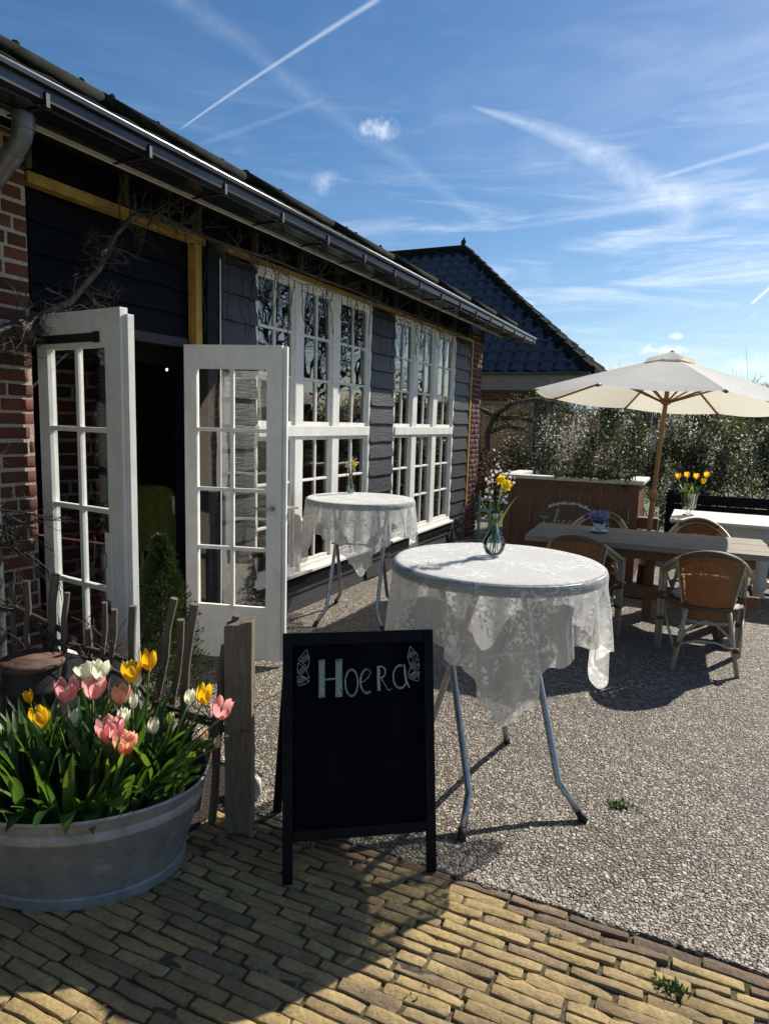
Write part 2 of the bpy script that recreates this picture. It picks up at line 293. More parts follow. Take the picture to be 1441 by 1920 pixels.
def petal(name,mid,edge,base,tr):
    t=NT(name); tc=t.n('ShaderNodeTexCoord'); sx=t.n('ShaderNodeSeparateXYZ',{0:tc.outputs['UV']}); u,v=sx.outputs[0],sx.outputs[1]
    st=t.noise(t.n('ShaderNodeMapping',{0:tc.outputs['UV'],3:(14,1.2,1)}).outputs[0],3,3); e=t.math('ABSOLUTE',t.math('SUBTRACT',u,.5)); e=t.math('ADD',t.math('MULTIPLY',e,1.5),t.math('MULTIPLY',v,.35)); e=t.math('ADD',e,t.math('MULTIPLY_ADD',st,.7,-.35))
    c=t.mix(t.mr(e,.25,1.0),c4(mid),c4(edge)); c=t.mix(t.mr(v,.0,.22,.8,0),c,c4(base))
    p=t.pbr(color=c,rough=.5,spec=.25,normal=t.bump(st,.25,.003)); q=t.n('ShaderNodeBsdfTranslucent',{'Color':t.mix(.5,c,c4(tr))}); return t.done(t.n('ShaderNodeMixShader',{0:.55,1:p.outputs[0],2:q.outputs[0]}))
M['pet_yellow']=petal('yellow_petal',(.85,.47,.01),(.92,.66,.04),(.5,.45,.05),(1,.62,.01))
M['pet_white']=petal('white_petal',(.72,.74,.55),(.88,.88,.80),(.45,.55,.22),(.85,.9,.6))
M['pet_pink']=petal('pink_petal',(.80,.22,.27),(.95,.62,.60),(.85,.62,.40),(1,.45,.40))
M['pet_peach']=petal('peach_petal',(.88,.34,.24),(.97,.66,.52),(.90,.60,.25),(1,.55,.30))
M['pet_purple']=petal('purple_bud',(.10,.02,.06),(.20,.06,.11),(.1,.08,.05),(.3,.06,.12))
M['pet_green']=petal('green_bud',(.25,.36,.10),(.48,.55,.26),(.2,.32,.08),(.5,.6,.15))
M['pet_cream']=petal('cream_bud',(.50,.32,.22),(.68,.52,.38),(.4,.4,.2),(.8,.6,.35))
M['pet_blue']=translucent('violet_petal',(.16,.16,.38),(.34,.34,.58),14,.35,(.35,.35,.7),.5)
M['conifer']=translucent('conifer_needles',(.010,.022,.008),(.035,.055,.014),30,.12,(.08,.12,.02),.7)
M['shrub_leaf']=translucent('shrub_leaf',(.018,.028,.010),(.055,.072,.022),20,.2,(.10,.14,.03),.5)
M['olive_leaf']=translucent('olive_shrub_leaf',(.06,.085,.02),(.12,.15,.04),2,.3,(.2,.26,.05),.6)
M['thicket']=translucent('thicket_scrub',(.040,.042,.020),(.085,.080,.038),.8,.2,(.12,.13,.05),.8)
M['blossom']=translucent('pale_blossom',(.36,.32,.29),(.64,.59,.54),20,.35,(.7,.62,.56),.7)
M['far_wood']=plain('far_bare_wood',(.05,.043,.036),(.09,.078,.066),1,4)
M['hydrangea']=translucent('dry_hydrangea',(.10,.045,.03),(.2,.10,.06),20,.2,(.3,.15,.08))
M['cushion_teal']=plain('teal_cushion',(.012,.075,.085),(.02,.11,.12),.8,40,bump=.3)
def mk_print():
    t=NT('floral_cushion'); v=t.obj(); a=t.n('ShaderNodeTexVoronoi',{'Vector':v,'Scale':60.0},feature='DISTANCE_TO_EDGE').outputs['Distance']; c=t.ramp(a,[(.06,(.06,.085,.11)),(.14,(.42,.44,.43))])
    return t.done(t.pbr(color=c,rough=.8))
M['print']=mk_print()
M['chalk']=plain('chalk',(.10,.20,.18),(.40,.44,.42),1,260,lo=.42,hi=.6)
M['chalk_white']=plain('white_chalk',(.16,.18,.18),(.34,.35,.34),1,200)
M['sign_wood']=mk_wood('sign_wood',(.10,.065,.04),(.17,.115,.075),(9,1,.8),bump=.15)
M['sign_paint']=plain('cream_lettering',(.62,.60,.52),(.75,.72,.64),.8)
M['stone']=plain('pale_stone',(.45,.43,.40),(.62,.60,.56),.8,20,bump=.5,bd=.02)
M['jacket']=plain('moss_green_coat',(.10,.13,.02),(.17,.20,.035),.9,18,bump=.3)
M['porcelain']=None
def mk_porc():
    t=NT('blue_white_porcelain'); v=t.obj(); a=t.n('ShaderNodeTexVoronoi',{'Vector':v,'Scale':55.0}).outputs['Distance']; c=t.ramp(a,[(.25,(.04,.06,.22)),(.36,(.62,.63,.64))])
    return t.done(t.pbr(color=c,rough=.2))
M['porcelain']=mk_porc()
def mk_emit():
    t=NT('lit_bulb'); return t.done(t.n('ShaderNodeEmission',{0:(1,.72,.38,1),1:3.}))
M['bulb']=mk_emit()
M['wire']=plain('black_wire',(.006,.006,.006),(.012,.012,.012),.5)
M['red_floor']=plain('red_tile_floor',(.10,.03,.022),(.17,.06,.04),.6,20)
# ---------------------------------------------------------------- mesh helpers
class MB:
    def __init__(s): s.v=[]; s.f=[]; s.r=[]; s.uv=[]
    def add(s,vs,fs,r=None):
        b=len(s.v); s.v.extend([tuple(map(float,p)) for p in vs]); s.f.extend([tuple(i+b for i in f) for f in fs])
        s.r.extend([random.random() if r is None else r]*len(fs)); return s
    def bx(s,x0,x1,y0,y1,z0,z1,r=None):
        return s.add([(x,y,z) for x in (x0,x1) for y in (y0,y1) for z in (z0,z1)],[(0,1,3,2),(4,6,7,5),(0,4,5,1),(2,3,7,6),(0,2,6,4),(1,5,7,3)],r)
    def obx(s,c,dims,mat=None,r=None,taper=1.):
        hx,hy,hz=[d/2 for d in dims]; P=[]
        for x in (-hx,hx):
            for y in (-hy,hy):
                for z in (-hz,hz):
                    k=taper if z>0 else 1
                    p=Vector((x*k,y*k,z)); p=(mat@p if mat else p)+Vector(c); P.append(p)
        return s.add(P,[(0,1,3,2),(4,6,7,5),(0,4,5,1),(2,3,7,6),(0,2,6,4),(1,5,7,3)],r)
    def tube(s,pts,rad,seg=6,cap=True,flat=None,r=None):
        pts=[Vector(p) for p in pts]; n=len(pts)
        if isinstance(rad,(int,float)): rad=[rad]*n
        vs=[];fs=[]; up=None
        for i,p in enumerate(pts):
            t=(pts[min(i+1,n-1)]-pts[max(i-1,0)]); 
            if t.length<1e-9: t=Vector((0,0,1))
            t.normalize()
            if up is None: up=t.orthogonal().normalized()
            else:
                up=up-t*up.dot(t)
                if up.length<1e-6: up=t.orthogonal()
                up.normalize()
            w=t.cross(up)
            for k in range(seg):
                a=2*PI*k/seg; vs.append(p+(up*math.cos(a)+w*math.sin(a))*rad[i])
        for i in range(n-1):
            for k in range(seg):
                a=i*seg+k;b=i*seg+(k+1)%seg; fs.append((a,b,b+seg,a+seg))
        if cap: fs.append(tuple(range(seg))[::-1]); fs.append(tuple((n-1)*seg+k for k in range(seg)))
        return s.add(vs,fs,r)
    def lathe(s,prof,seg=24,c=(0,0,0),sx=1,sy=1,mat=None,r=None):
        vs=[];fs=[];n=len(prof)
        for (rr,z) in prof:
            for k in range(seg):
                a=2*PI*k/seg; p=Vector((rr*math.cos(a)*sx,rr*math.sin(a)*sy,z))
                if mat: p=mat@p
                vs.append(p+Vector(c))
        for i in range(n-1):
            for k in range(seg):
                a=i*seg+k;b=i*seg+(k+1)%seg; fs.append((a,b,b+seg,a+seg))
        if prof[0][0]>1e-4: fs.append(tuple(range(seg))[::-1])
        if prof[-1][0]>1e-4: fs.append(tuple((n-1)*seg+k for k in range(seg)))
        return s.add(vs,fs,r)
    def grid(s,fn,nu,nv,r=None,uvs=False):
        vs=[fn(i/nu,j/nv) for j in range(nv+1) for i in range(nu+1)]
        fs=[(j*(nu+1)+i,j*(nu+1)+i+1,(j+1)*(nu+1)+i+1,(j+1)*(nu+1)+i) for j in range(nv) for i in range(nu)]
        if uvs: s.uv.extend([(i/nu,j/nv) for j in range(nv+1) for i in range(nu+1)])
        return s.add(vs,fs,r)
    def blob(s,c,rx,ry,rz,seg=12,rings=8,jit=0.,r=None):
        vs=[];fs=[]
        for i in range(rings+1):
            ph=PI*i/rings
            for k in range(seg):
                a=2*PI*k/seg; j=1+random.uniform(-jit,jit)
                vs.append((c[0]+rx*math.sin(ph)*math.cos(a)*j,c[1]+ry*math.sin(ph)*math.sin(a)*j,c[2]+rz*math.cos(ph)*j))
        for i in range(rings):
            for k in range(seg):
                a=i*seg+k;b=i*seg+(k+1)%seg; fs.append((a,a+seg,b+seg,b))
        return s.add(vs,fs,r)
    def build(s,name,mat,parent=None,smooth=False,bevel=0,solid=0,world=False,sub=0,ang=None):
        me=bpy.data.meshes.new(name); vs=s.v
        if world and parent is not None:
            r=parent
            while r.parent: r=r.parent
            L=r.location; vs=[(a-L.x,b-L.y,c-L.z) for a,b,c in vs]
        me.from_pydata(vs,[],s.f); me.update()
        at=me.attributes.new('rnd','FLOAT','FACE'); at.data.foreach_set('value',s.r)
        if s.uv and len(s.uv)==len(s.v):
            ul=me.uv_layers.new(name='UVMap'); li=np.zeros(len(me.loops),dtype=np.int32); me.loops.foreach_get('vertex_index',li)
            ul.data.foreach_set('uv',np.array(s.uv,dtype=np.float32)[li].ravel())
        me.materials.append(mat)
        if smooth: me.shade_smooth() if ang is None else me.shade_smooth()
        o=bpy.data.objects.new(name,me); COL.objects.link(o)
        if ang: 
            try: me.set_sharp_from_angle(angle=R(ang))
            except Exception: pass
        if parent is not None: o.parent=parent
        if solid: m=o.modifiers.new('s','SOLIDIFY'); m.thickness=solid; m.offset=0
        if bevel: m=o.modifiers.new('b','BEVEL'); m.width=bevel; m.segments=2; m.limit_method='ANGLE'; m.angle_limit=R(40)
        if sub: m=o.modifiers.new('u','SUBSURF'); m.levels=sub; m.render_levels=sub
        return o
def fastmesh(name,V,F,mat,parent=None,rnd=None,smooth=False,world=True):
    V=np.asarray(V,dtype=np.float32); F=np.asarray(F,dtype=np.int32); k=F.shape[1]
    if world and parent is not None:
        r=parent
        while r.parent: r=r.parent
        V=V-np.array(r.location,dtype=np.float32)
    me=bpy.data.meshes.new(name); me.vertices.add(len(V)); me.vertices.foreach_set('co',V.ravel()); me.loops.add(F.size); me.loops.foreach_set('vertex_index',F.ravel())
    me.polygons.add(len(F)); me.polygons.foreach_set('loop_start',np.arange(0,F.size,k,dtype=np.int32)); me.update(calc_edges=True)
    if rnd is not None: at=me.attributes.new('rnd','FLOAT','FACE'); at.data.foreach_set('value',np.asarray(rnd,dtype=np.float32))
    me.materials.append(mat)
    if smooth: me.shade_smooth()
    o=bpy.data.objects.new(name,me); COL.objects.link(o)
    if parent is not None: o.parent=parent
    return o
def tag(o,label=None,cat=None,group=None,kind=None):
    if label: o['label']=label
    if cat: o['category']=cat
    if group: o['group']=group
    if kind: o['kind']=kind
    return o
def thing(name,label,cat,loc=(0,0,0),rz=0,group=None):
    o=bpy.data.objects.new(name,None); COL.objects.link(o); o.location=loc; o.rotation_euler=(0,0,rz); o.empty_display_size=.1
    return tag(o,label,cat,group)
def copy_tree(o,parent=None):
    c=o.copy(); COL.objects.link(c); c.parent=parent
    for ch in [x for x in COL.objects if x.parent==o]: copy_tree(ch,c)
    return c
def leaf_cards(P,size,aspect=.5,up=0.,sjit=.4,fold=True,dirs=None):
    """small leaf-shaped quads at points P (numpy)"""
    n=len(P); a=rng.normal(size=(n,3)) if dirs is None else dirs+rng.normal(size=(n,3))*.35
    a[:,2]+=up; a/=np.linalg.norm(a,axis=1)[:,None]
    b=np.cross(a,rng.normal(size=(n,3))); b/=np.linalg.norm(b,axis=1)[:,None]
    s=(size*(1+rng.uniform(-sjit,sjit,n)))[:,None]
    V=np.stack([P,P+a*s*.5+b*s*aspect*.5,P+a*s,P+a*s*.5-b*s*aspect*.5],1).reshape(-1,3)
    return V,np.arange(4*n).reshape(n,4)
XW=-3.12
# ================================================================ SETTING
def setting():
    g=MB().grid(lambda u,v:(-150+300*u,-60+300*v,-.03),60,60).build('ground',M['grass']); tag(g,kind='structure')
    m=MB(); n=420; rs=random.Random(77); xs=[XW-.3+(1.9-XW+.3)*i/n for i in range(n+1)]+[4,9]; jg=0; ys=[]
    for i in range(len(xs)):
        jg=jg*.72+rs.gauss(0,.0045); ys.append(2.244+jg)
    for x,y in zip(xs,ys): m.v+= [(x,y+.003,-.06),(x,y,-.006),(x,y+.006,0),(x,12,0)]
    for i in range(len(xs)-1):
        for q in range(3): m.f.append((i*4+q,i*4+4+q,i*4+5+q,i*4+1+q)); m.r.append(0)
    t=m.build('terrace',M['terrace']); tag(t,kind='structure')
    j=MB().grid(lambda u,v:(-3.4+8*u,-1.5+3.735*v,-.0085+.0022*math.sin(u*90)*math.sin(v*70)+.0018*math.sin(u*233+v*61)+.0015*math.sin(v*301)),320,200).build('brick_paving_bed',M['joint']); tag(j,kind='structure')
    # pavers laid on edge, long side along x, slightly uneven
    V=[];F=[];Rn=[]; V2=[];F2=[];R2=[]
    y=2.232; row=0; rs=random.Random(3)
    while y>-1.4:
        w=.0425+rs.uniform(-.0015,.0015); x=-3.35+rs.uniform(0,.2)
        far=y<.2
        while x<(1.8 if not far else 4.2):
            l=.212+rs.uniform(-.012,.010)
            if rs.random()<.05: l*=.5
            wx=.012*math.sin(x*2.1+y*1.5)+.0018*math.sin(x*7+row)
            y1=y+wx-.0005-rs.uniform(0,.0025); y0=y+wx-w-.0005+rs.uniform(0,.0028); x0=x+.002; x1=x+l-.003-rs.uniform(0,.004)
            z=.0+rs.uniform(-.004,.003); tx=rs.uniform(-.004,.004); ty=rs.uniform(-.003,.003); b=rs.uniform(.002,.004)
            sk=rs.uniform(-.004,.004)
            edge=row==0
            vv,ff,rr=(V2,F2,R2) if edge or (row==1 and rs.random()<.3) else (V,F,Rn)
            k=len(vv); per=[(0,0),(.18,0),(.4,0),(.62,0),(.84,0),(1,0),(1,1),(.82,1),(.6,1),(.38,1),(.16,1),(0,1)]; jt=[(rs.gauss(0,.0011),rs.gauss(0,.0011)) for _ in per]; cr=[rs.gauss(0,.0012)-(.006 if rs.random()<.05 else 0) for _ in per]
            def ring(d,zz):
                o=[]
                for (pu,pv),(jx,jy),cz in zip(per,jt,cr):
                    px=x0+d+(x1-x0-2*d)*pu+jx; py=y0+d+(y1-y0-2*d)*pv+jy+sk*(pu-.5); rc=.0035 if (pu in(0,1)) else 0
                    px+=rc*(1 if pu==0 else -1 if pu==1 else 0); py+=rc*.5*(1 if pv==0 else -1)*(1 if pu in(0,1) else 0)
                    o.append((px,py,zz+tx*(pu*2-1)+ty*(pv*2-1)+(cz if d>0 else 0)))
                return o
            nn=len(per); vv+=ring(0,z-.035)+ring(0,z-b)+ring(b*.35,z-b*.2)+ring(b*.9,z)+[((x0+x1)/2,(y0+y1)/2,z+rs.uniform(-.001,.0015))]
            for q in range(3):
                for i in range(nn): ff.append((k+q*nn+i,k+q*nn+(i+1)%nn,k+q*nn+nn+(i+1)%nn,k+q*nn+nn+i))
            for i in range(0,nn,2): ff.append((k+3*nn+i,k+3*nn+(i+1)%nn,k+3*nn+(i+2)%nn,k+4*nn))
            c=rs.random(); rr+= [c]*(3*nn+nn//2)
            x+=l
        y-=w+.0035; row+=1
    o=fastmesh('brick_paving',V,F,M['paver'],rnd=Rn); tag(o,kind='structure')
    o=fastmesh('brick_paving_edge',V2,F2,M['paver_dark'],rnd=R2); tag(o,kind='structure')
    # loose-looking pebbles standing proud of the washed concrete
    n=66000; yy=2.258+ (rng.random(n)**1.5)*4.6; half=.45+.55*yy
    xx=-.45*yy+.05+(rng.random(n)*2-1)*half; ok=(xx>XW+.02)&(xx<1.6); xx=xx[ok];yy=yy[ok];n=len(xx)
    s=rng.uniform(.0035,.0088,n)*(1+.35*(rng.random(n)<.06)); az=rng.random(n)*PI; el=rng.uniform(.6,1,n); hz=rng.uniform(.30,.60,n)
    base=np.array([(1,0,0),(0,1,0),(-1,0,0),(0,-1,0),(0,0,1),(.0,.0,-.6)]); fc=np.array([(0,1,4),(1,2,4),(2,3,4),(3,0,4),(1,0,5),(2,1,5),(3,2,5),(0,3,5)])
    # subdivided octahedron for roundness (ring of 8)
    ang=np.arange(6)/6*2*PI; top=np.stack([np.cos(ang)*.62,np.sin(ang)*.62,np.full(6,.72)],1); mid=np.stack([np.cos(ang),np.sin(ang),np.zeros(6)],1)
    base=np.concatenate([mid,top,[[0,0,1.]]]); fc=[]
    for i in range(6): j2=(i+1)%6; fc+= [(i,j2,6+j2),(i,6+j2,6+i),(6+i,6+j2,12)]
    fc=np.array(fc)
    B=base[None]*(1+rng.uniform(-.14,.14,(n,len(base),1)))
    X=B[:,:,0]*s[:,None];Y=B[:,:,1]*(s*el)[:,None];sink=.0012+.0030*np.clip(.5+.6*np.sin(xx*5.1+np.sin(yy*3.7)*1.7)*np.sin(yy*4.3+xx*2.2)-.25,0,1)+rng.random(n)*.0012; Z=B[:,:,2]*(s*hz)[:,None]-sink[:,None]
    ca,sa=np.cos(az)[:,None],np.sin(az)[:,None]; P=np.stack([X*ca-Y*sa+xx[:,None],X*sa+Y*ca+yy[:,None],Z],2).reshape(-1,3)
    FF=(fc[None]+(np.arange(n)*len(base))[:,None,None]).reshape(-1,3)
    o=fastmesh('pebbles',P,FF,M['pebble'],rnd=np.repeat(rng.random(n),len(fc)),smooth=True); tag(o,kind='stuff',label='pale rounded pebbles set in the washed concrete terrace',cat='pebbles')
    s2=MB().bx(-3.1,-1.75,2.0,2.5,-.02,.015).build('flower_bed',M['soil']); tag(s2,kind='structure')
setting()
# ================================================================ BARN
def brickwork(O,U,Vv,Nn,L,H,bl=.205,bh=.055,j=.017,dep=.02,skip=None,seed=1,rough=.003):
    rs=random.Random(seed); O=np.array(O);U=np.array(U);Vv=np.array(Vv);Nn=np.array(Nn); V=[];F=[];Rn=[]
    z=0;row=0
    while z<H-.01:
        x=-rs.uniform(0,.5)*bl; h=min(bh,H-z)
        while x<L:
            l=bl*(.49 if rs.random()<.35 else 1)+rs.uniform(-.008,.006); a=max(x,0); b=min(x+l,L)
            if b-a>.02 and not (skip and skip(a,b,z,z+h)):
                d=dep+rs.uniform(-rough,rough); e=rs.uniform(.003,.006); k=len(V); jz=rs.uniform(-.003,.003)
                def ring(m,n): return [O+U*(a+m+rs.uniform(-.001,.001))+Vv*(z+m+jz)+Nn*n,O+U*(b-m)+Vv*(z+m+jz+rs.uniform(-.002,.002))+Nn*n,O+U*(b-m)+Vv*(z+h-m+jz+rs.uniform(-.002,.002))+Nn*(n+rs.uniform(-rough,rough)*.5),O+U*(a+m)+Vv*(z+h-m+jz)+Nn*n]
                V.extend(ring(0,0)+ring(0,d-e)+ring(e,d))
                for q in range(2):
                    for i in range(4): F.append((k+q*4+i,k+q*4+(i+1)%4,k+q*4+4+(i+1)%4,k+q*4+4+i))
                F.append((k+8,k+9,k+10,k+11)); Rn+=[rs.random()]*9
            x+=l+j
        z+=bh+j; row+=1
    return V,F,Rn
def planks(y0,y1,z0,z1,x,ph=.18,seed=1,tilt=.014,th=.018):
    rs=random.Random(seed); m=MB(); z=z0
    while z<z1-.02:
        h=ph*rs.uniform(.92,1.08); zt=min(z+h+.015,z1); e0=rs.uniform(-.012,.006); e1=rs.uniform(-.006,.012); n=8; r=rs.random(); sag=rs.uniform(-.006,.006); rr=[rs.uniform(-.003,.003) for _ in range(n+1)]
        vs=[]
        for i in range(n+1):
            u=i/n; y=y0+(y1-y0)*u+(e0 if i==0 else e1 if i==n else 0); zz=z+sag*math.sin(u*PI)+rr[i]
            vs+=[(x,y,zz),(x+tilt+th,y,zz),(x+th*.4,y,zt),(x,y,zt)]
        fs=[]
        for i in range(n):
            for k in range(4): fs.append((i*4+k,i*4+4+k,i*4+4+(k+1)%4,i*4+(k+1)%4))
        fs+=[(0,1,2,3),(n*4+3,n*4+2,n*4+1,n*4)]
        m.add(vs,fs,r); z+=h
    return m
def barn():
    B=thing('barn','long single storey brick and black plank building with white paned windows and open doors','building',(XW,2.5,0))
    P=lambda mb,n,mat,par=B,**k: mb.build(n,M[mat],par,world=True,**k)
    # shell: left brick wall, end pier, lintel band above, plinth, interior
    # brick wall left of the door
    m=MB().bx(XW-.30,XW,-4,2.44,0,2.98); w=P(m,'brick_wall','mortar')
    V,F,Rn=brickwork((XW,.1,.0),(0,1,0),(0,0,1),(1,0,0),2.34,2.97,seed=4,dep=.006); fastmesh('bricks',V,F,M['brick'],w,rnd=Rn)
    m=MB().bx(XW-.30,XW-.01,9.52,9.94,0,2.98); w=P(m,'brick_pier','mortar')
    V,F,Rn=brickwork((XW-.01,9.52,.0),(0,1,0),(0,0,1),(1,0,0),.42,2.97,seed=5,dep=.02); V2,F2,R2=brickwork((XW-.005,9.94,0),(-1,0,0),(0,0,1),(0,1,0),.29,2.97,seed=6,dep=.01)
    F2=[tuple(i+len(V) for i in f) for f in F2]; fastmesh('bricks',V+V2,F+F2,M['brick'],w,rnd=Rn+R2)
    P(MB().bx(XW-8.0,XW-.3,9.6,9.9,0,2.9),'end_wall','house_brick')
    # dark lintel above door and windows
    P(MB().bx(XW-.28,XW-.02,2.44,9.52,2.814,2.99),'lintel','navy')
    # plank panel above the door
    pm=planks(2.5,3.66,2.15,2.80,XW-.08,.16,seed=8); P(pm,'door_head_cladding','navy')
    P(MB().bx(XW-.10,XW-.02,2.46,3.62,2.09,2.149),'door_lintel','iron')
    # ochre frames
    P(MB().bx(XW-.05,XW+.02,2.445,3.76,2.76,2.815),'ochre_head','yellow',bevel=.004); P(MB().bx(XW-.05,XW+.02,3.66,3.72,2.05,2.758),'ochre_upright','yellow',bevel=.004)
    P(MB().bx(XW-.03,XW+.03,3.92,9.47,2.778,2.812),'ochre_head','yellow',bevel=.004); P(MB().bx(XW-.03,XW+.025,9.40,9.46,.45,2.776),'ochre_upright','yellow',bevel=.004)
    # black post beside the door, with a thin pale cable strip
    P(MB().bx(XW-.15,XW+.05,3.735,3.87,0,2.755),'door_post','black',bevel=.004)
    P(MB().bx(XW-.12,XW-.02,3.60,3.655,0,2.1),'door_jamb','black')
    P(MB().tube([(XW+.055,3.86,.3),(XW+.056,3.862,1.4),(XW+.055,3.86,2.7)],.004,5),'cable','white')
    # cladding
    for i,(a,b) in enumerate([(3.88,4.34),(6.27,6.84),(8.77,9.39)]):
        P(planks(a,b,.02 if i else .02,2.755,XW-.01,.178,seed=20+i),'plank_cladding','plank')
    P(planks(4.34,6.27,.0,.335,XW-.03,.165,seed=31),'plank_cladding','plank'); P(planks(6.84,8.77,.0,.335,XW-.03,.165,seed=32),'plank_cladding','plank')
    P(MB().bx(XW-.01,XW+.035,4.3,6.9,.245,.335),'apron_board','navy'); P(MB().bx(XW-.01,XW+.035,6.905,8.80,.245,.335),'apron_board','navy')
    # windows
    def ring(y0,y1,z0,z1,xa,xb,fl,fr,fb,ft):
        o=[(y0,z0),(y1,z0),(y1,z1),(y0,z1)]; i=[(y0+fl,z0+fb),(y1-fr,z0+fb),(y1-fr,z1-ft),(y0+fl,z1-ft)]
        vs=[(x,y,z) for x in (xb,xa) for L_ in (o,i) for y,z in L_]; fs=[]
        for k in range(4):
            n_=(k+1)%4; fs+=[(k,n_,4+n_,4+k),(8+k,12+k,12+n_,8+n_),(k,8+k,8+n_,n_),(4+k,4+n_,12+n_,12+k)]
        return MB().add(vs,fs)
    def window(y0,y1,cols):
        W=P(ring(y0,y1,.345,2.775,XW-.09,XW+.01,cols[0][0]-y0,y1-cols[-1][1],.055,.036),'window','white',bevel=.004)
        P(MB().bx(XW-.088,XW+.022,cols[0][0],cols[-1][1],1.505,1.595),'transom','white',par=W,bevel=.004)
        P(MB().bx(XW-.08,XW+.06,y0-.02,y1+.02,.325,.347),'sill','white',par=W)
        for a,b in posts_of(cols,y0,y1)[1:-1]:
            for za,zb in ((.401,1.504),(1.596,2.738)): P(MB().bx(XW-.085,XW+.006,a,b,za,zb),'mullion','white',par=W,bevel=.004)
        for (a,b) in cols:
            for (z0,z1) in ((.401,1.504),(1.596,2.738)):
                s=MB(); f=.032; xa,xb=XW-.055,XW-.012
                s.bx(xa,xb,a,a+f,z0,z1).bx(xa,xb,b-f,b,z0,z1).bx(xa,xb,a+f,b-f,z0,z0+f).bx(xa,xb,a+f,b-f,z1-f,z1)
                c=(a+b)/2; s.bx(xa+.006,xb-.006,c-.011,c+.011,z0+f,z1-f)
                for k in (1,2):
                    zz=z0+f+(z1-z0-2*f)*k/3; s.bx(xa+.006,xb-.006,a+f,c-.011,zz-.011,zz+.011).bx(xa+.006,xb-.006,c+.011,b-f,zz-.011,zz+.011)
                P(s,'sash','white',par=W,bevel=.003)
                # the panes: every light is its own slightly tilted sheet in one mesh
                g=MB()
                for q,(ya,yb) in enumerate(((a+f,c-.011),(c+.011,b-f))):
                    for k in range(3):
                        za=z0+f+(z1-z0-2*f)*k/3+.008; zb=z0+f+(z1-z0-2*f)*(k+1)/3-.008; d=random.uniform(-.0025,.0025); e=random.uniform(-.002,.002); x=XW-.034
                        g.add([(x-d,ya,za),(x+d,yb,za),(x+d+e,yb,zb),(x-d+e,ya,zb)],[(0,1,2,3)])
                P(g,'pane','glass',par=W)
        return W
    def posts_of(cols,y0,y1):
        e=[y0]+[q for c in cols for q in c]+[y1]; return [(e[i],e[i+1]) for i in range(0,len(e),2)]
    window(4.335,6.27,[(4.355,4.89),(5.01,5.515),(5.64,6.235)])
    window(6.83,8.78,[(6.87,7.37),(7.51,8.02),(8.16,8.73)])
    # interior shell
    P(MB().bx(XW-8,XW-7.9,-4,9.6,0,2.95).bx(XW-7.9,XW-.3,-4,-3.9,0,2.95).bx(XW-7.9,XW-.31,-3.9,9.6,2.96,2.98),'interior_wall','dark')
    P(MB().bx(XW-7.9,XW-.12,-3.9,9.6,-.02,.03),'floor','red_floor')
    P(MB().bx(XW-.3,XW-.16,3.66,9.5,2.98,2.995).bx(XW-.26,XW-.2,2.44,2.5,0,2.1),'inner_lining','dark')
    P(MB().bx(XW-.60,XW-.50,2.0,4.2,2.02,2.958),'light_blocking_board','dark')  # dark board added only to block a bright strip under the door head
    # eaves: soffit, pale moulding, rafter ends, gutter, brackets, roof
    P(MB().add([(XW-.0,-3,3.02),(XW+.40,-3,2.90),(XW+.40,10.25,2.90),(XW-.0,10.25,3.02),(XW-.0,-3,3.04),(XW+.40,-3,2.92),(XW+.40,10.25,2.92),(XW-.0,10.25,3.04)],[(0,1,2,3),(7,6,5,4),(0,4,5,1),(1,5,6,2),(2,6,7,3),(3,7,4,0)]),'soffit','navy')
    P(MB().bx(XW+.195,XW+.215,-3,10.2,2.935,2.962),'soffit_moulding','white')
    for k in range(13):
        y=2.42+k*.62
        P(MB().bx(XW+.001,XW+.045,y,y+.03,2.82,2.985),'rafter_tail','twig')
    P(MB().bx(XW-.26,XW-.04,-4,9.52,2.991,3.30),'wall_plate','dark')
    ye=10.95; g=MB(); prof=[(.30,3.00),(.30,2.925),(.33,2.915),(.50,2.915),(.535,2.922),(.535,2.972),(.558,2.975),(.56,2.995),(.535,3.0),(.53,2.99),(.525,2.935),(.50,2.926),(.33,2.926),(.312,2.93),(.312,3.0)]
    n=len(prof); yb=[-3+i*.6 for i in range(int((ye+3)/.6))]+[ye]
    vs=[(XW+o,y,z+.003*math.sin(y*1.7)) for y in yb for o,z in prof]; fs=[(i*n+k,(i+1)*n+k,(i+1)*n+(k+1)%n,i*n+(k+1)%n) for i in range(len(yb)-1) for k in range(n)]
    fs+=[tuple(range(n))[::-1],tuple((len(yb)-1)*n+k for k in range(n))]
    G=P(MB().add(vs,fs),'gutter','gutter')
    P(MB().tube([(XW+.552,-3,2.994),(XW+.552,3,2.992),(XW+.552,7,2.995),(XW+.552,ye,2.993)],.0085,8),'gutter_lip','steel',par=G,smooth=True)
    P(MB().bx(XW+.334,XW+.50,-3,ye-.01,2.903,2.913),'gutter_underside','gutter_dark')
    for k in range(17):
        y=1.55+k*.58
        if y<ye: P(MB().bx(XW+.30,XW+.5365,y,y+.018,2.895,2.901).bx(XW+.5365,XW+.545,y,y+.018,2.895,2.955),'gutter_bracket','iron',par=G)
    # fascia board and roof
    P(MB().bx(XW+.27,XW+.298,-3,10.3,2.93,3.07),'fascia','black')
    R0=MB(); slope=math.tan(R(20))
    def roofz(o): return 3.13-(o-.42)*slope*1.0
    def fn(u,v):
        y=-3+13.25*u; o=.42-7.2*v; return (XW+o,y,roofz(o)-.03+.004*math.sin(y*2*PI/.22)-.03*max(0,(o-.1))/.32)
    rf=P(MB().grid(fn,900,24),'roof','black_tile',smooth=True,solid=.02)
    # rounded verge/eave tiles along the edge plus the little nibs that show against the sky
    e=MB(); y=-3
    rs=random.Random(5)
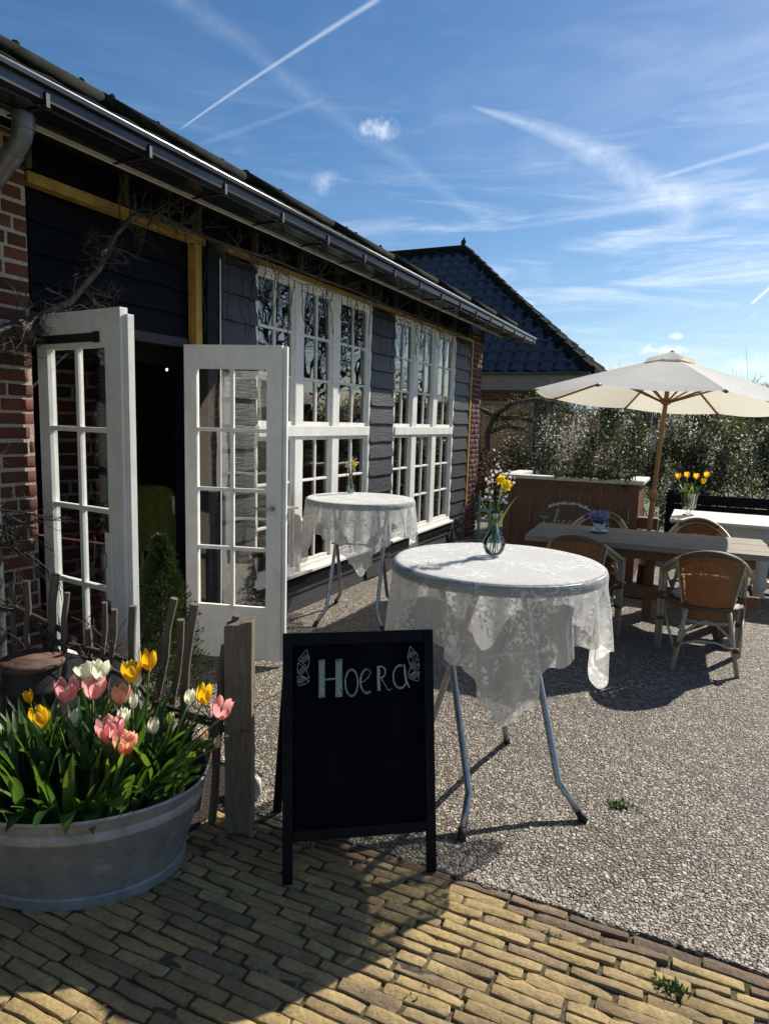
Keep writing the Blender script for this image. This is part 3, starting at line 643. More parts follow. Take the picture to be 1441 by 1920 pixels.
    while y<10.1:
        l=1.12; dz=rs.uniform(-.003,.003)
        e.tube([(XW+.35,y,3.150+dz),(XW+.35,y+l*.5,3.147+dz),(XW+.35,y+l*.995,3.147+dz)],[.034,.033,.031],12); 
        for q_ in range(3): e.blob((XW+.35+rs.uniform(-.01,.01),y+rs.uniform(0,l),3.179+dz),.010,.018,.010,6,4,.3)

        if rs.random()<.9: e.blob((XW+.35+rs.uniform(-.01,.01),y+rs.uniform(0,l),3.185+dz),.012,.022,.014,6,4,.3)
        y+=l
    P(e,'eave_tiles','black_tile',par=rf,smooth=True)
    # downpipe at the left
    pp=[(XW+.39,2.14,2.90),(XW+.39,2.14,2.835),(XW+.38,2.14,2.80),(XW+.355,2.14,2.775),(XW+.13,2.14,2.60),(XW+.085,2.14,2.56),(XW+.07,2.14,2.50),(XW+.07,2.14,2.0),(XW+.065,1.60,1.6),(XW+.065,1.55,.05)][:8]+[(XW+.07,2.14,1.15),(XW+.065,2.14,.05)]
    dp=P(MB().tube(pp,.040,16),'downpipe','pipe',smooth=True,ang=50)
    P(MB().tube([(XW+.39,2.14,2.89),(XW+.39,2.14,2.83)],.046,16),'pipe_collar','pipe',par=dp,smooth=True,ang=50)
    P(MB().tube([(XW+.33,2.14,2.756),(XW+.29,2.14,2.724)],.045,16),'pipe_collar','pipe',par=dp,smooth=True,ang=50)
    # doors ------------------------------------------------
    def door(hinge,free,z0,z1,side):
        hx,hy=hinge; fx,fy=free; u=Vector((fx-hx,fy-hy,0)); Wd=u.length; u.normalize(); nrm=Vector((u.y,-u.x,0))  # towards camera
        if nrm.y>0: nrm=-nrm
        T=.042
        def bx(m,a,b,za,zb,d0=0,d1=T):
            # d measured from the camera side backwards
            vs=[]
            for s_ in (a,b):
                for d in (d0,d1):
                    for z in (za,zb): vs.append((hx+u.x*s_-nrm.x*(d-T/2),hy+u.y*s_-nrm.y*(d-T/2),z))
            m.add(vs,[(0,1,3,2),(4,6,7,5),(0,4,5,1),(2,3,7,6),(0,2,6,4),(1,5,7,3)])
        sl=.085; sr=.10 if side=='r' else .115; top=.15 if side=='r' else .17; bot=.36
        m=MB(); bx(m,0,sl,z0,z1); bx(m,Wd-sr,Wd,z0,z1); bx(m,sl,Wd-sr,z1-top,z1); bx(m,sl,Wd-sr,z0,z0+bot,.006,T-.004)
        rail=MB()
        bx(m,sl,Wd-sr,z0+.0,z0+.02,.002,.005)
        D=P(m,'door','white',bevel=.004)
        ga,gb=sl,Wd-sr; gz0,gz1=z0+bot,z1-top; mu=MB(); c=(ga+gb)/2
        bx(mu,c-.012,c+.012,gz0,gz1,.006,T-.006)
        for k in (1,2,3):
            z=gz0+(gz1-gz0)*k/4; bx(mu,ga,c-.0121,z-.012,z+.012,.006,T-.006); bx(mu,c+.0121,gb,z-.012,z+.012,.006,T-.006)
        P(mu,'glazing_bar','white',par=D,bevel=.003)
        for q,(a,b) in enumerate(((ga,c-.012),(c+.012,gb))):
            for k in range(4):
                za=gz0+(gz1-gz0)*k/4+.01; zb=gz0+(gz1-gz0)*(k+1)/4-.01; gm=MB(); t_=random.uniform(-.002,.002); d=T/2
                P_=lambda s_,z,dd:(hx+u.x*s_-nrm.x*dd,hy+u.y*s_-nrm.y*dd,z)
                gm.add([P_(a,za,-t_),P_(b,za,t_),P_(b,zb,t_),P_(a,zb,-t_)],[(0,1,2,3)]); P(gm,'pane','glass',par=D)
        if side=='l':
            r_=MB(); bx(r_,Wd+.001,Wd+.028,z0,z1-.03,T*.45,T+.012); P(r_,'rebate_strip','white',par=D,bevel=.002)
            h=MB(); bx(h,-.02,.36*Wd/.65+.10,z1-.145,z1-.105,-.006,-.001); bx(h,.36*Wd/.65+.10,.36*Wd/.65+.145,z1-.150,z1-.100,-.006,-.001)
            for q in (.12,.25,.40): h.tube([tuple(Vector((hx,hy,z1-.125))+u*q+nrm*(T/2+.006)),tuple(Vector((hx,hy,z1-.125))+u*q+nrm*(T/2+.011))],.006,8)
            P(h,'hinge_strap','iron',par=D)
            l=MB(); bx(l,Wd-.135,Wd-.085,z0+.70,z0+1.03,-.010,-.001); P(l,'lock_plate','white',par=D,bevel=.003)
            l=MB(); bx(l,Wd-.14,Wd-.118,z0+.86,z0+.93,-.026,-.0105); P(l,'latch','steel',par=D,bevel=.002)
        else:
            r_=MB(); bx(r_,Wd+.001,Wd+.028,z0,z1-.005,T*.5,T+.012); P(r_,'rebate_strip','white',par=D,bevel=.002)
            h=MB(); b0=Vector((hx,hy,z0+1.03))+u*(Wd-.055)+nrm*(T/2)
            h.tube([b0,b0+nrm*.004],.020,16); h.tube([b0,b0+nrm*.045,b0+nrm*.052-u*.02,b0+nrm*.052-u*.12],.008,8)
            P(h,'door_handle','steel',par=D,smooth=True,ang=40)
            h=MB(); b1=Vector((hx,hy,z0+1.03))+u*(Wd-.055)-nrm*(T/2)
            h.tube([b1,b1-nrm*.045,b1-nrm*.052+u*.02,b1-nrm*.052+u*.15],.009,8); P(h,'door_handle','white',par=D,smooth=True,ang=40)
            for q in range(4):
                c0=Vector((hx,hy,z1-.075))+u*(.08+q*.145)+nrm*(T/2); P(MB().tube([c0,c0+nrm*.003],.008,8),'bolt_head','white',par=D)
        return D
    door((-3.075,2.462),(-2.425,2.375),.06,2.125,'l')
    door((-3.11,3.56),(-2.475,3.735),.04,2.105,'r')
    P(MB().bx(XW-.2,XW+.06,2.46,3.64,.0,.035),'threshold','joint')
barn()
# things just inside the doorway
def inside():
    t=thing('kitchen_chair','white wooden chair with a moss green coat inside the doorway','chair',(-4.45,4.70,.03),.5)
    f=MB()
    for x in (-.19,.19):
        f.tube([(x,-.19,0),(x,-.19,.92)],.016,8).tube([(x,.19,0),(x,.19,.45)],.016,8).tube([(x,-.19,.2),(x,.19,.2)],.01,6)
    f.bx(-.21,.21,-.21,.21,.44,.465)
    for z in (.62,.74,.86): f.bx(-.19,.19,-.2,-.18,z,z+.05)
    f.build('chair_frame',M['white'],t)
    def fn(u,v):
        a=u*2*PI; k=1-.25*v; return (.25*math.cos(a)*k*(1+.06*math.sin(5*a)),-.19+.09*math.sin(a)*k*(1+.1*math.sin(7*a+v*3)),.46+.52*v-.03*math.cos(a*3))
    MB().grid(fn,40,12).blob((0,-.19,.96),.19,.075,.06,20,8,.02).build('coat',M['jacket'],t,smooth=True)
    for i,(p,l) in enumerate([((-4.2,4.58,2.033),'small lit bulb hanging on a thin wire inside the dark doorway')]):
        b=thing('hanging_bulb',l,'bulb',p)
        MB().blob((0,0,0),.009,.009,.012,10,8).build('globe',M['bulb'],b,smooth=True); MB().tube([(0,0,.016),(0,0,.8 if p[2]<2.2 else .68)],.002,5).tube([(0,0,.012),(0,0,.035)],.008,8).build('wire',M['wire'],b)
    t=thing('dining_table','dim pale dining table standing inside behind the nearer window','table',(-5.1,6.2,.03),0)
    MB().bx(-.5,.5,-.9,.9,.70,.74).build('tabletop',M['white_wood'],t)
    for x in (-.42,.42):
        for y in (-.8,.8): MB().bx(x-.03,x+.03,y-.03,y+.03,0,.70).build('leg',M['white_wood'],t)
    for i,(x,y,rz,l) in enumerate([(-4.3,5.7,-1.5,'pale slatted chair at the near side of the indoor table'),(-4.3,6.7,-1.6,'pale slatted chair at the far side of the indoor table'),(-4.2,8.0,-1.2,'pale slatted chair standing alone behind the farther window')]):
        t=thing('kitchen_chair',l,'chair',(x,y,.03),rz,'pale chairs inside the room'); f=MB()
        for xx in (-.19,.19): f.tube([(xx,-.19,0),(xx,-.21,.9)],.016,6).tube([(xx,.19,0),(xx,.19,.45)],.016,6)
        for z in (.6,.72,.84): f.bx(-.19,.19,-.215,-.195,z,z+.05)
        f.build('chair_frame',M['white'],t); MB().bx(-.21,.21,-.21,.21,.44,.465).build('seat',M['white'],t)
inside()
# ================================================================ STANDING TABLES WITH LACE
def drape(center,zt,r,half,ang,seed,n=56,steps=900):
    """position based cloth: square sheet over a disc"""
    rs=np.random.default_rng(seed); g=np.linspace(-half,half,n+1); U,V=np.meshgrid(g,g,indexing='ij'); d=2*half/n
    ca,sa=math.cos(ang),math.sin(ang); P=np.stack([U*ca-V*sa,U*sa+V*ca,np.full_like(U,.012)],2)
    P+=rs.normal(size=P.shape)*.004; P[...,:2]+= .012*np.stack([np.sin(U*19+1+V*7),np.cos(V*17+U*5)],2)*(np.hypot(U,V)>r)[...,None]; Q=P.copy(); rr=np.hypot(P[...,0],P[...,1])
    th=np.arctan2(P[...,1],P[...,0]); P[...,2]-=np.clip(rr-r,0,None)*.5
    Q=P.copy(); dt2=.00035
    def con(A,B,L,k=.5):
        D=B-A; l=np.linalg.norm(D,axis=2,keepdims=True); c=D*(1-L/np.maximum(l,1e-9))*.5*k; return c
    for it in range(steps):
        vel=(P-Q)*.985; Q=P.copy(); P=P+vel; P[...,2]-=9.8*dt2*.10
        if it<300: P[...,:2]+=rs.normal(size=P[...,:2].shape)*.0003
        for _ in range(9):
            C=np.zeros_like(P)
            for (a,b,L,k) in (((slice(0,-1),slice(None)),(slice(1,None),slice(None)),d,1.),((slice(None),slice(0,-1)),(slice(None),slice(1,None)),d,1.),
                              ((slice(0,-1),slice(0,-1)),(slice(1,None),slice(1,None)),d*1.41421,.35),((slice(1,None),slice(0,-1)),(slice(0,-1),slice(1,None)),d*1.41421,.35),
                              ((slice(0,-2),slice(None)),(slice(2,None),slice(None)),2*d,.10),((slice(None),slice(0,-2)),(slice(None),slice(2,None)),2*d,.10)):
                c=con(P[a],P[b],L,k); C[a]+=c; C[b]-=c
            P+=C*.55
            rad=np.hypot(P[...,0],P[...,1]); z=P[...,2]
            on=(rad<r+.004)&(z<.004)&(z>-.03); 
            top=on&(rad<r-.004+z*0); P[...,2]=np.where(top&(z>-.028)&(rad<r-.006),np.maximum(z,.004),P[...,2])
            sidem=(rad<r+.006)&(P[...,2]<.003)&(rad>r*.80)&(P[...,2]>-.045); k=np.where(sidem,(r+.006)/np.maximum(rad,1e-6),1); P[...,0]*=k;P[...,1]*=k
        inner=np.hypot(U,V)<r*.9; Q=np.where(inner[...,None],P,Q)
    P[...,0]+=center[0];P[...,1]+=center[1];P[...,2]+=zt
    return P.reshape(-1,3),(n,half)
def standing_table(center,r,H,ang,label,clabel,cornerang,half,seed,glab):
    t=thing('standing_table',label,'table',(center[0],center[1],0),ang,'high round tables under lace cloths')
    MB().lathe([(0,H-.048),(r-.01,H-.048),(r,H-.043),(r,H-.004),(r-.004,H-.001),(0,H-.001)],64).build('tabletop',M['table_edge'],t,smooth=True,ang=40)
    # two crossing tubular frames; feet kick outward
    zc=.62
    for s in (1,-1):
        hw=.215 if s>0 else .190; fx=.287*s; tx=-.20*s
        def at(z): 
            k=(z-.13)/(H-.06-.13); return fx*.80+(tx-fx*.80)*k
        for yy in (-hw,hw):
            sy=1 if yy>0 else -1
            p0=Vector((.365*s,.275*sy,.012)); p1=Vector((.262*s,.207*sy,.135)); p2=Vector((tx,yy*.93,H-.055))
            pts=[p0,p0.lerp(p1,.85),p1,p1.lerp(p2,.02)+Vector((0,0,.004)),p1.lerp(p2,.5),p1.lerp(p2,.97),p2]
            MB().tube(pts,.0155,10).build('leg',M['steel'],t,smooth=True)
            MB().tube([(.371*s,.279*sy,.0),(.347*s,.264*sy,.036)],.0185,10).build('foot_cap',M['iron'],t,smooth=True)
        MB().tube([(tx,-hw*.95,H-.045),(tx,hw*.95,H-.045)],.0155,10).build('cross_bar',M['steel'],t,smooth=True)
    MB().tube([(.0,-.24,zc),(.0,.24,zc)],.008,8).build('pivot_rod',M['steel'],t)
    c=MB().lathe([(0,.0),(r*.98,.0),(r*.985,.003),(0,.0031)],64)
    P,(n,hf)=drape(center,H+.003,r,half,cornerang-PI/4,seed)
    F=[(i*(n+1)+j,(i+1)*(n+1)+j,(i+1)*(n+1)+j+1,i*(n+1)+j+1) for i in range(n) for j in range(n)]
    # scalloped edge: drop corners of border cells -> handled by pushing the outer ring in a wave
    Pg=P.reshape(n+1,n+1,3)
    for i in range(n+1):
        s=.30*abs(math.sin(i*PI*11/n))
        Pg[i,0]+= (Pg[i,1]-Pg[i,0])*(.9-s*3)*.9; Pg[i,n]+=(Pg[i,n-1]-Pg[i,n])*(.9-s*3)*.9; Pg[0,i]+=(Pg[1,i]-Pg[0,i])*(.9-s*3)*.9; Pg[n,i]+=(Pg[n-1,i]-Pg[n,i])*(.9-s*3)*.9
    me=bpy.data.meshes.new('lace_tablecloth'); me.from_pydata([tuple(p) for p in (Pg.reshape(-1,3)-np.array([center[0],center[1],H]))],[],F); me.update()
    ul=me.uv_layers.new(name='UVMap'); li=np.zeros(len(me.loops),dtype=np.int32); me.loops.foreach_get('vertex_index',li)
    gg=np.linspace(0,1,n+1); UV=np.stack(np.meshgrid(gg,gg,indexing='ij'),2).reshape(-1,2).astype(np.float32); ul.data.foreach_set('uv',UV[li].ravel())
    me.materials.append(M['lace']); me.shade_smooth(); o=bpy.data.objects.new('lace_tablecloth',me); COL.objects.link(o); o.location=(center[0],center[1],H)
    m=o.modifiers.new('u','SUBSURF'); m.levels=1; m.render_levels=1
    tag(o,clabel,'tablecloth','lace tablecloths')
    MB().lathe([(0,.0),(r*.97,.0),(r*.975,.0022),(0,.0024)],64).build('table_pad',M['white_cloth'],t).location=(0,0,H)
    return t
C1=(-.80,2.92); C2=(-2.58,5.06)
standing_table(C1,.462,1.05,R(-49),'high round folding table in front, grey steel crossed legs, nearest the chalkboard','large white lace cloth with pointed hanging corners on the front standing table',R(-68),.68,3,'')
standing_table(C2,.452,1.01,R(-74),'high round folding table beside the windows, behind the open door','white lace cloth hanging over the standing table beside the windows',R(-62),.67,5,'')
# ================================================================ VASES
def bulb_vase(x,y,z,s,label,fl):
    t=thing('glass_vase',label,'vase',(x,y,z),0,'bulb shaped glass vases on the high tables')
    pr=[(.0,.002),(.026,.002),(.036,.008),(.046,.028),(.050,.050),(.044,.075),(.028,.100),(.017,.125),(.0145,.155),(.018,.185),(.024,.200)]
    pr=[(a*s,b*s) for a,b in pr]
    MB().lathe(pr+[(a-.0022,b) for a,b in pr[::-1]][:-1]+[(0,.006*s)],32).build('glass_body',M['vase'],t,smooth=True)
    MB().lathe([(0,.006*s),(.024*s,.006*s),(.034*s,.012*s),(.043*s,.03*s),(.046*s,.05*s),(.043*s,.066*s),(0,.0665*s)],24).build('water',M['water'],t,smooth=True)
    b=thing('cut_flowers',fl,'flowers',(x,y,z),0,'spring flowers in the bulb shaped vases'); L=s
    def stem(p,rad=.0026,mat='stem'): MB().tube([tuple(Vector(q)*L) for q in p],rad*L,6).build('stem',M[mat],b,smooth=True)
    tops=[((-.02,.0,.01),(-.004,0,.12),(.002,0,.20),(.020,.0,.33)),((.015,.01,.01),(.0,0,.14),(.006,0,.2),(.046,-.01,.31)),((.0,-.02,.01),(.0,0,.14),(-.006,0,.2),(-.03,.0,.36)),((-.01,.02,.01),(.004,0,.15),(.01,.0,.22),(.05,.01,.38)),((.01,-.01,.01),(0,0,.16),(.01,0,.2),(.022,-.01,.25))]
    for p in tops: stem(p)
    lf=MB()
    for (a,l,w,bn) in ((2.6,.26,.010,.03),(.6,.24,.012,.05),(-2.0,.22,.009,.05),(1.2,.30,.009,.02)):
        dx,dy=math.cos(a),math.sin(a)
        lf.grid(lambda u,v,dx=dx,dy=dy,l=l,w=w,bn=bn:((dx*bn*v*v*2-dy*(u-.5)*2*w*math.sin(PI*(.15+.85*v))**.7)*L+0,(dy*bn*v*v*2+dx*(u-.5)*2*w*math.sin(PI*(.15+.85*v))**.7)*L,(.03+l*v)*L),2,10)
    lf.build('leaf',M['leaf'],b,smooth=True)
    # daffodils: trumpet and petals
    for c,dr in (((.020,0,.335),(-.2,-.6,.2)),((.046,-.01,.315),(.4,-.7,0))):
        q=Vector(dr).normalized().to_track_quat('Z','Y').to_matrix(); m=MB(); cc=Vector(c)*L
        for k in range(6):
            a=k*PI/3
            m.grid(lambda u,v,a=a:tuple(cc+q@Vector((( v*.028*math.cos(a)-(u-.5)*.020*math.sin(PI*v)*math.sin(a)),(v*.028*math.sin(a)+(u-.5)*.020*math.sin(PI*v)*math.cos(a)),.006*v))*L),3,4)
        m.grid(lambda u,v:tuple(cc+q@Vector(((.007+.006*v)*math.cos(2*PI*u),(.007+.006*v)*math.sin(2*PI*u),.022*v))*L),12,3)
        m.build('daffodil',M['pet_yellow'],b,smooth=True)
    for c in ((-.03,0,.33),(.05,.01,.35),(-.036,.0,.28),(.0,.02,.36),(.03,.01,.27)):
        pts=np.array([np.array(c)*L+np.clip(rng.normal(size=3),-1.6,1.6)*np.array([.012,.012,.022])*L for k in range(16)])
        V,F=leaf_cards(pts,.017*L,.8); fastmesh('floret_cluster',V,F,M['blossom'],b,world=False)
    pts=np.array([np.array((.024,-.01,.25))*L+rng.normal(size=3)*.009*L for _ in range(26)]); V,F=leaf_cards(pts,.012*L,.8); fastmesh('blue_florets',V,F,M['pet_blue'],b,world=False)
bulb_vase(-.845,3.0,1.062,1.02,'clear bulb shaped glass vase on the front lace table','yellow daffodils and violet hyacinth in the vase on the front table')
bulb_vase(-2.80,5.30,1.020,.80,'clear bulb shaped glass vase on the lace table beside the windows','few small yellow and white flowers in the vase on the farther lace table')
# ================================================================ CHALKBOARD
def chalkboard():
    A=Vector((-1.231,1.918,0)); Bq=Vector((-.800,2.224,0)); u=(Bq-A); W=u.length; u.normalize(); n=Vector((-u.y,u.x,0)); A=A-u*.02; W+=.022
    t=thing('chalkboard_sign','black wooden A-frame chalkboard with Hoera chalked at the top, at the paving edge','sign',tuple(A),0)
    H=.868; lean=.19
    W+=.015
    def mat(s=1):
        up=(Vector((0,0,H))+n*lean).normalized(); return up
    up=mat(); nn=u.cross(up).normalized()  # face normal
    if nn.dot(n)>0: nn=-nn                 # towards the camera
    Lh=math.hypot(H,lean)
    P=lambda a,b,d: tuple(u*a+up*b+nn*d)
    def bx(m,a0,a1,b0,b1,d0,d1): m.add([P(a,b,d) for a in (a0,a1) for b in (b0,b1) for d in (d0,d1)],[(0,1,3,2),(4,6,7,5),(0,4,5,1),(2,3,7,6),(0,2,6,4),(1,5,7,3)])
    tp=.017
    m=MB(); bx(m,0,.036,0,Lh,-.018,.004); m.build('leg',M['black'],t,bevel=.003)
    m=MB(); bx(m,W-.036,W,0,Lh,-.018,.004); m.build('leg',M['black'],t,bevel=.003)
    m=MB(); bx(m,.0365,W-.0365,Lh-.045,Lh,-.018,.003); m.build('top_rail',M['black'],t,bevel=.003)
    m=MB(); bx(m,.0365,W-.0365,.145,.185,-.018,.003); m.build('bottom_rail',M['black'],t,bevel=.003)
    m=MB(); bx(m,.0365,W-.0365,.1855,Lh-.0455,-.014,-.006); bd=m.build('writing_board',M['board'],t)
    # chalk lettering lies on the board
    K=nn*(-.0050)
    def st(pts,w=.0022,mat='chalk',m=None):
        mm=m if m is not None else MB(); vs=[];fs=[]
        q=[Vector(P(a*W,(1-b)*Lh,-.0048+random.uniform(0,.0004))) for a,b in pts]
        for i,p in enumerate(q):
            tn=(q[min(i+1,len(q)-1)]-q[max(i-1,0)]).normalized(); s=tn.cross(nn).normalized()*w*random.uniform(.75,1.15); vs+=[p-s,p+s]
        for i in range(len(q)-1): fs.append((2*i,2*i+2,2*i+3,2*i+1))
        mm.add(vs,fs); return mm
    def arc(cx,cy,rx,ry,a0,a1,n=22): return [(cx+rx*math.cos(R(a0+(a1-a0)*i/n)),cy-ry*math.sin(R(a0+(a1-a0)*i/n))) for i in range(n+1)]
    # board fractions from the photograph's face: x 0..1, y from the top edge 0..1
    L=MB()
    for x0,x1 in ((.235,.270),(.345,.385)):        # H uprights, hatched
        st([(x0,.115),(x0,.268)],.0012,m=L); st([(x1,.113),(x1,.266)],.0012,m=L); st([(x0,.268),(x1,.266)],.0012,m=L); st([(x0,.115),(x1,.113)],.0012,m=L)
        for k in range(46):
            y=.118+k*.00325; st([(x0+.002,y+.004),((x0+x1)/2,y+random.uniform(-.002,.002)+.001),(x1-.002,y)],.0011,m=L)
        st([((x0+x1)/2-.006,.12),((x0+x1)/2-.004,.26)],.0028,m=L); st([((x0+x1)/2+.007,.12),((x0+x1)/2+.005,.26)],.0024,m=L)
    st([(.270,.193),(.345,.191)],.0018,m=L); st([(.270,.197),(.345,.196)],.0010,m=L)
    for w_ in (0,.006): st(arc(.448,.212,.044-w_*.8,.057-w_,0,362,40),.0013,m=L)
    for w_ in (0,.006): st([(.507,.213),(.53,.208),(.555,.196),(.575,.178),(.568,.163),(.552,.158)]+[(.548,.157)]+arc(.552,.208,.048-w_,.052-w_,100,300,26),.0013,m=L)
    for x in (.621,.626,.631,.636): st([(x,.147),(x+.001,.25)],.0014,m=L)
    for w_ in (0,.005): st([(.618,.150)]+arc(.645,.172,.032-w_,.024-w_*.6,100,-85,20)+[(.645,.197),(.668,.222),(.690,.247),(.704,.250),(.714,.242)],.0013,m=L)
    for w_ in (0,.006): st(arc(.775,.195,.050-w_*.7,.050-w_*.8,70,330,30),.0014,m=L)
    for w_ in (0,.006,.010): st([(.806-w_*.4,.143),(.812-w_,.18),(.820-w_,.215),(.838-w_*.3,.243)],.0014,m=L)
    L.build('chalk_lettering',M['chalk'],t)
    def leafs(sx):
        K2=MB()
        f=(lambda x:x) if sx>0 else (lambda x:1-x)
        for pts in ([(.155,.070),(.100,.112),(.135,.128),(.160,.150),(.172,.115),(.155,.070)],[(.098,.124),(.095,.165),(.150,.190),(.172,.190),(.150,.150),(.098,.124)],[(.095,.180),(.103,.222),(.150,.212),(.172,.202),(.125,.185),(.095,.180)]):
            p2=[(f(a),b*.98) for a,b in pts]; dens=[]
            for i in range(len(p2)-1):
                for q in range(5): dens.append((p2[i][0]+(p2[i+1][0]-p2[i][0])*q/5,p2[i][1]+(p2[i+1][1]-p2[i][1])*q/5))
            dens.append(p2[-1]); st(dens,.0012,m=K2); cx=sum(a for a,b in p2)/len(p2); cy=sum(b for a,b in p2)/len(p2)
            for q in range(7):
                o=(q-3)*.0055; st([(cx-.018+o,cy+.012+o*.2),(cx+.016+o,cy-.012+o*.2)],.0006,m=K2)
        K2.build('chalk_drawing',M['chalk_white'],t)
    leafs(1); leafs(-1)
    # rear leg frame
    topc=up*(Lh-.02)-nn*.02; foot_off=n*.475-u*.035
    for a in (.01,W-.046):
        p0=u*a+topc; p1=u*a+foot_off; d=(p0-p1); ln=d.length; d.normalize(); m=MB(); sd=d.cross(u).normalized()
        m.add([tuple(p1+u*x+d*y+sd*z) for x in (0,.036) for y in (0,ln) for z in (-.011,.011)],[(0,1,3,2),(4,6,7,5),(0,4,5,1),(2,3,7,6),(0,2,6,4),(1,5,7,3)]); m.build('rear_leg',M['black'],t,bevel=.003)
    p0=u*.046+foot_off; d=(topc-foot_off); d.normalize(); sd=d.cross(u).normalized(); m=MB()
    m.add([tuple(p0+u*x+d*y+sd*z) for x in (.001,W-.093) for y in (.16,Lh-.05) for z in (-.004,.004)],[(0,1,3,2),(4,6,7,5),(0,4,5,1),(2,3,7,6),(0,2,6,4),(1,5,7,3)]); m.build('rear_board',M['black'],t)
    # bead chain between the frames
    m=MB(); a=u*.11+up*.16-nn*.018; b=u*.11+foot_off+d*.30
    pts=[a.lerp(b,i/14)+Vector((0,0,-.20*math.sin(PI*i/14))) for i in range(15)]; m.tube(pts,.0022,5); m.build('chain',M['iron'],t)
chalkboard()
# ================================================================ RATTAN CHAIRS
def rattan_chair(label,cushion):
    t=thing('rattan_armchair',label,'chair',(0,0,0),0,'rattan armchairs round the wooden table')
    P=lambda m,n,mat,**k: m.build(n,M[mat],t,**k)
    # local: chair faces +y, back at y=-.27, seat z .43, width .58
    # continuous arch: arm posts at front, sweeping up over the back (double cane)
    def arch(off,z1=0):
        pts=[]
        for s in np.linspace(-1,1,33):
            a=s*PI/2; x=(.285+off)*math.sin(a)*1.0; k=abs(s)
            y=.16-.40*math.cos(a)**.8 if abs(s)<.999 else .16
            z=.63+.20*math.cos(a)**1.3+z1
            pts.append((x,y,z))
        return pts
    a=arch(0); P(MB().tube([(a[0][0],.17,.0)]+[(a[0][0],.165,.4)]+[(a[0][0],.165,.58)]+a+[(a[-1][0],.165,.58),(a[-1][0],.165,.4),(a[-1][0],.17,0)],.0155,8),'arm_frame','rattan',smooth=True)
    b=[(x*.91,y+.006,z-.026) for x,y,z in a]; P(MB().tube([(b[0][0],.175,.0),(b[0][0],.17,.4),(b[0][0],.17,.56)]+b+[(b[-1][0],.17,.56),(b[-1][0],.17,.4),(b[-1][0],.175,0)],.0135,8),'inner_frame','rattan',smooth=True)
    # wrapped top of the back
    w=[(x*.985,y-.003,z-.012) for x,y,z in a[9:24]]
    P(MB().tube(w,[.028]*len(w),12),'wrapped_crest','binding',smooth=True)
    # woven back panel: curved sheet from crest to below the seat
    def bp(u,v):
        hw=.140+.075*v; x=(u-.5)*2*hw; z=.33+.475*v-.045*(2*u-1)**2*v; y=-.235+.02*(1-v)+.10*(2*u-1)**2*(.5+.5*v)-.035*v; return (x,y,z)
    P(MB().grid(bp,16,18,uvs=True),'woven_back','weave',smooth=True,solid=.006)
    P(MB().tube([bp(0,v/8) for v in range(9)],.009,8).tube([bp(1,v/8) for v in range(9)],.009,8).tube([bp(v/8,0) for v in range(9)],.014,8),'back_edge','rattan',smooth=True)
    # seat
    P(MB().lathe([(0,.425),(.215,.425),(.235,.435),(.215,.447),(0,.447)],28,sx=1.05,sy=1.0),'seat','weave',smooth=True)
    P(MB().lathe([(.235,.42),(.252,.432),(.235,.448),(.225,.432),(.235,.42)],28,sx=1.03,sy=1.0),'seat_rim','binding',smooth=True)
    def cu(u,v):
        a=u*2*PI; ph=v*PI; q=math.sin(ph)**.45; return (.215*math.cos(a)*q,.205*math.sin(a)*q+.02,.475+.035*math.cos(ph)+.004*math.sin(a*5)*q)
    P(MB().grid(cu,32,10),'seat_cushion',cushion,smooth=True)
    # back legs, splayed
    for s in (-1,1):
        P(MB().tube([(.205*s,-.30,0),(.165*s,-.245,.22),(.135*s,-.215,.42)],[.0155,.017,.016],8),'leg','rattan',smooth=True)
        P(MB().tube([(.200*s,-.285,.13),(.13*s,-.245,.27),(.05*s,-.225,.335),(0,-.222,.35)],.0095,6).tube([(.20*s,-.27,.15),(.24*s,-.12,.27),(.26*s,.02,.40)],.0095,6),'brace','rattan',smooth=True)
        for q,w_ in (([(.19*s,-.29,.165),(.183*s,-.284,.195)],.021),([(.27*s,.165,.39),(.27*s,.165,.45)],.030),([(.27*s,.168,.23),(.27*s,.168,.255)],.028)): P(MB().tube(q,w_,10),'binding','binding',smooth=True)
        P(MB().tube([(.255*s,.165,.42),(.22*s,.0,.43)],.012,6),'seat_support','rattan')
    P(MB().tube([(-.185,-.285,.18),(-.06,-.27,.215),(.06,-.27,.215),(.185,-.285,.18)],.0095,6),'stretcher','rattan',smooth=True)
    return t
ch=rattan_chair('rattan armchair with floral cushion, seen from behind at right of the table','print')
ch.location=(.058,5.335,0); ch.rotation_euler=(0,0,R(7))
c2=rattan_chair('rattan armchair with teal cushion partly behind the front lace table','cushion_teal'); c2.location=(-.83,5.47,0); c2.rotation_euler=(0,0,R(-3))
c3=copy_tree(ch); c3['label']='rattan armchair behind the wooden table, in front of the bar sign'; c3.location=(-.905,6.87,0); c3.rotation_euler=(0,0,R(178))
c4_=copy_tree(ch); c4_['label']='rattan armchair behind the wooden table, next to the white table'; c4_.location=(-.015,6.90,0); c4_.rotation_euler=(0,0,R(184))
for o in c3,c4_: o.scale=(.98,.98,.98)
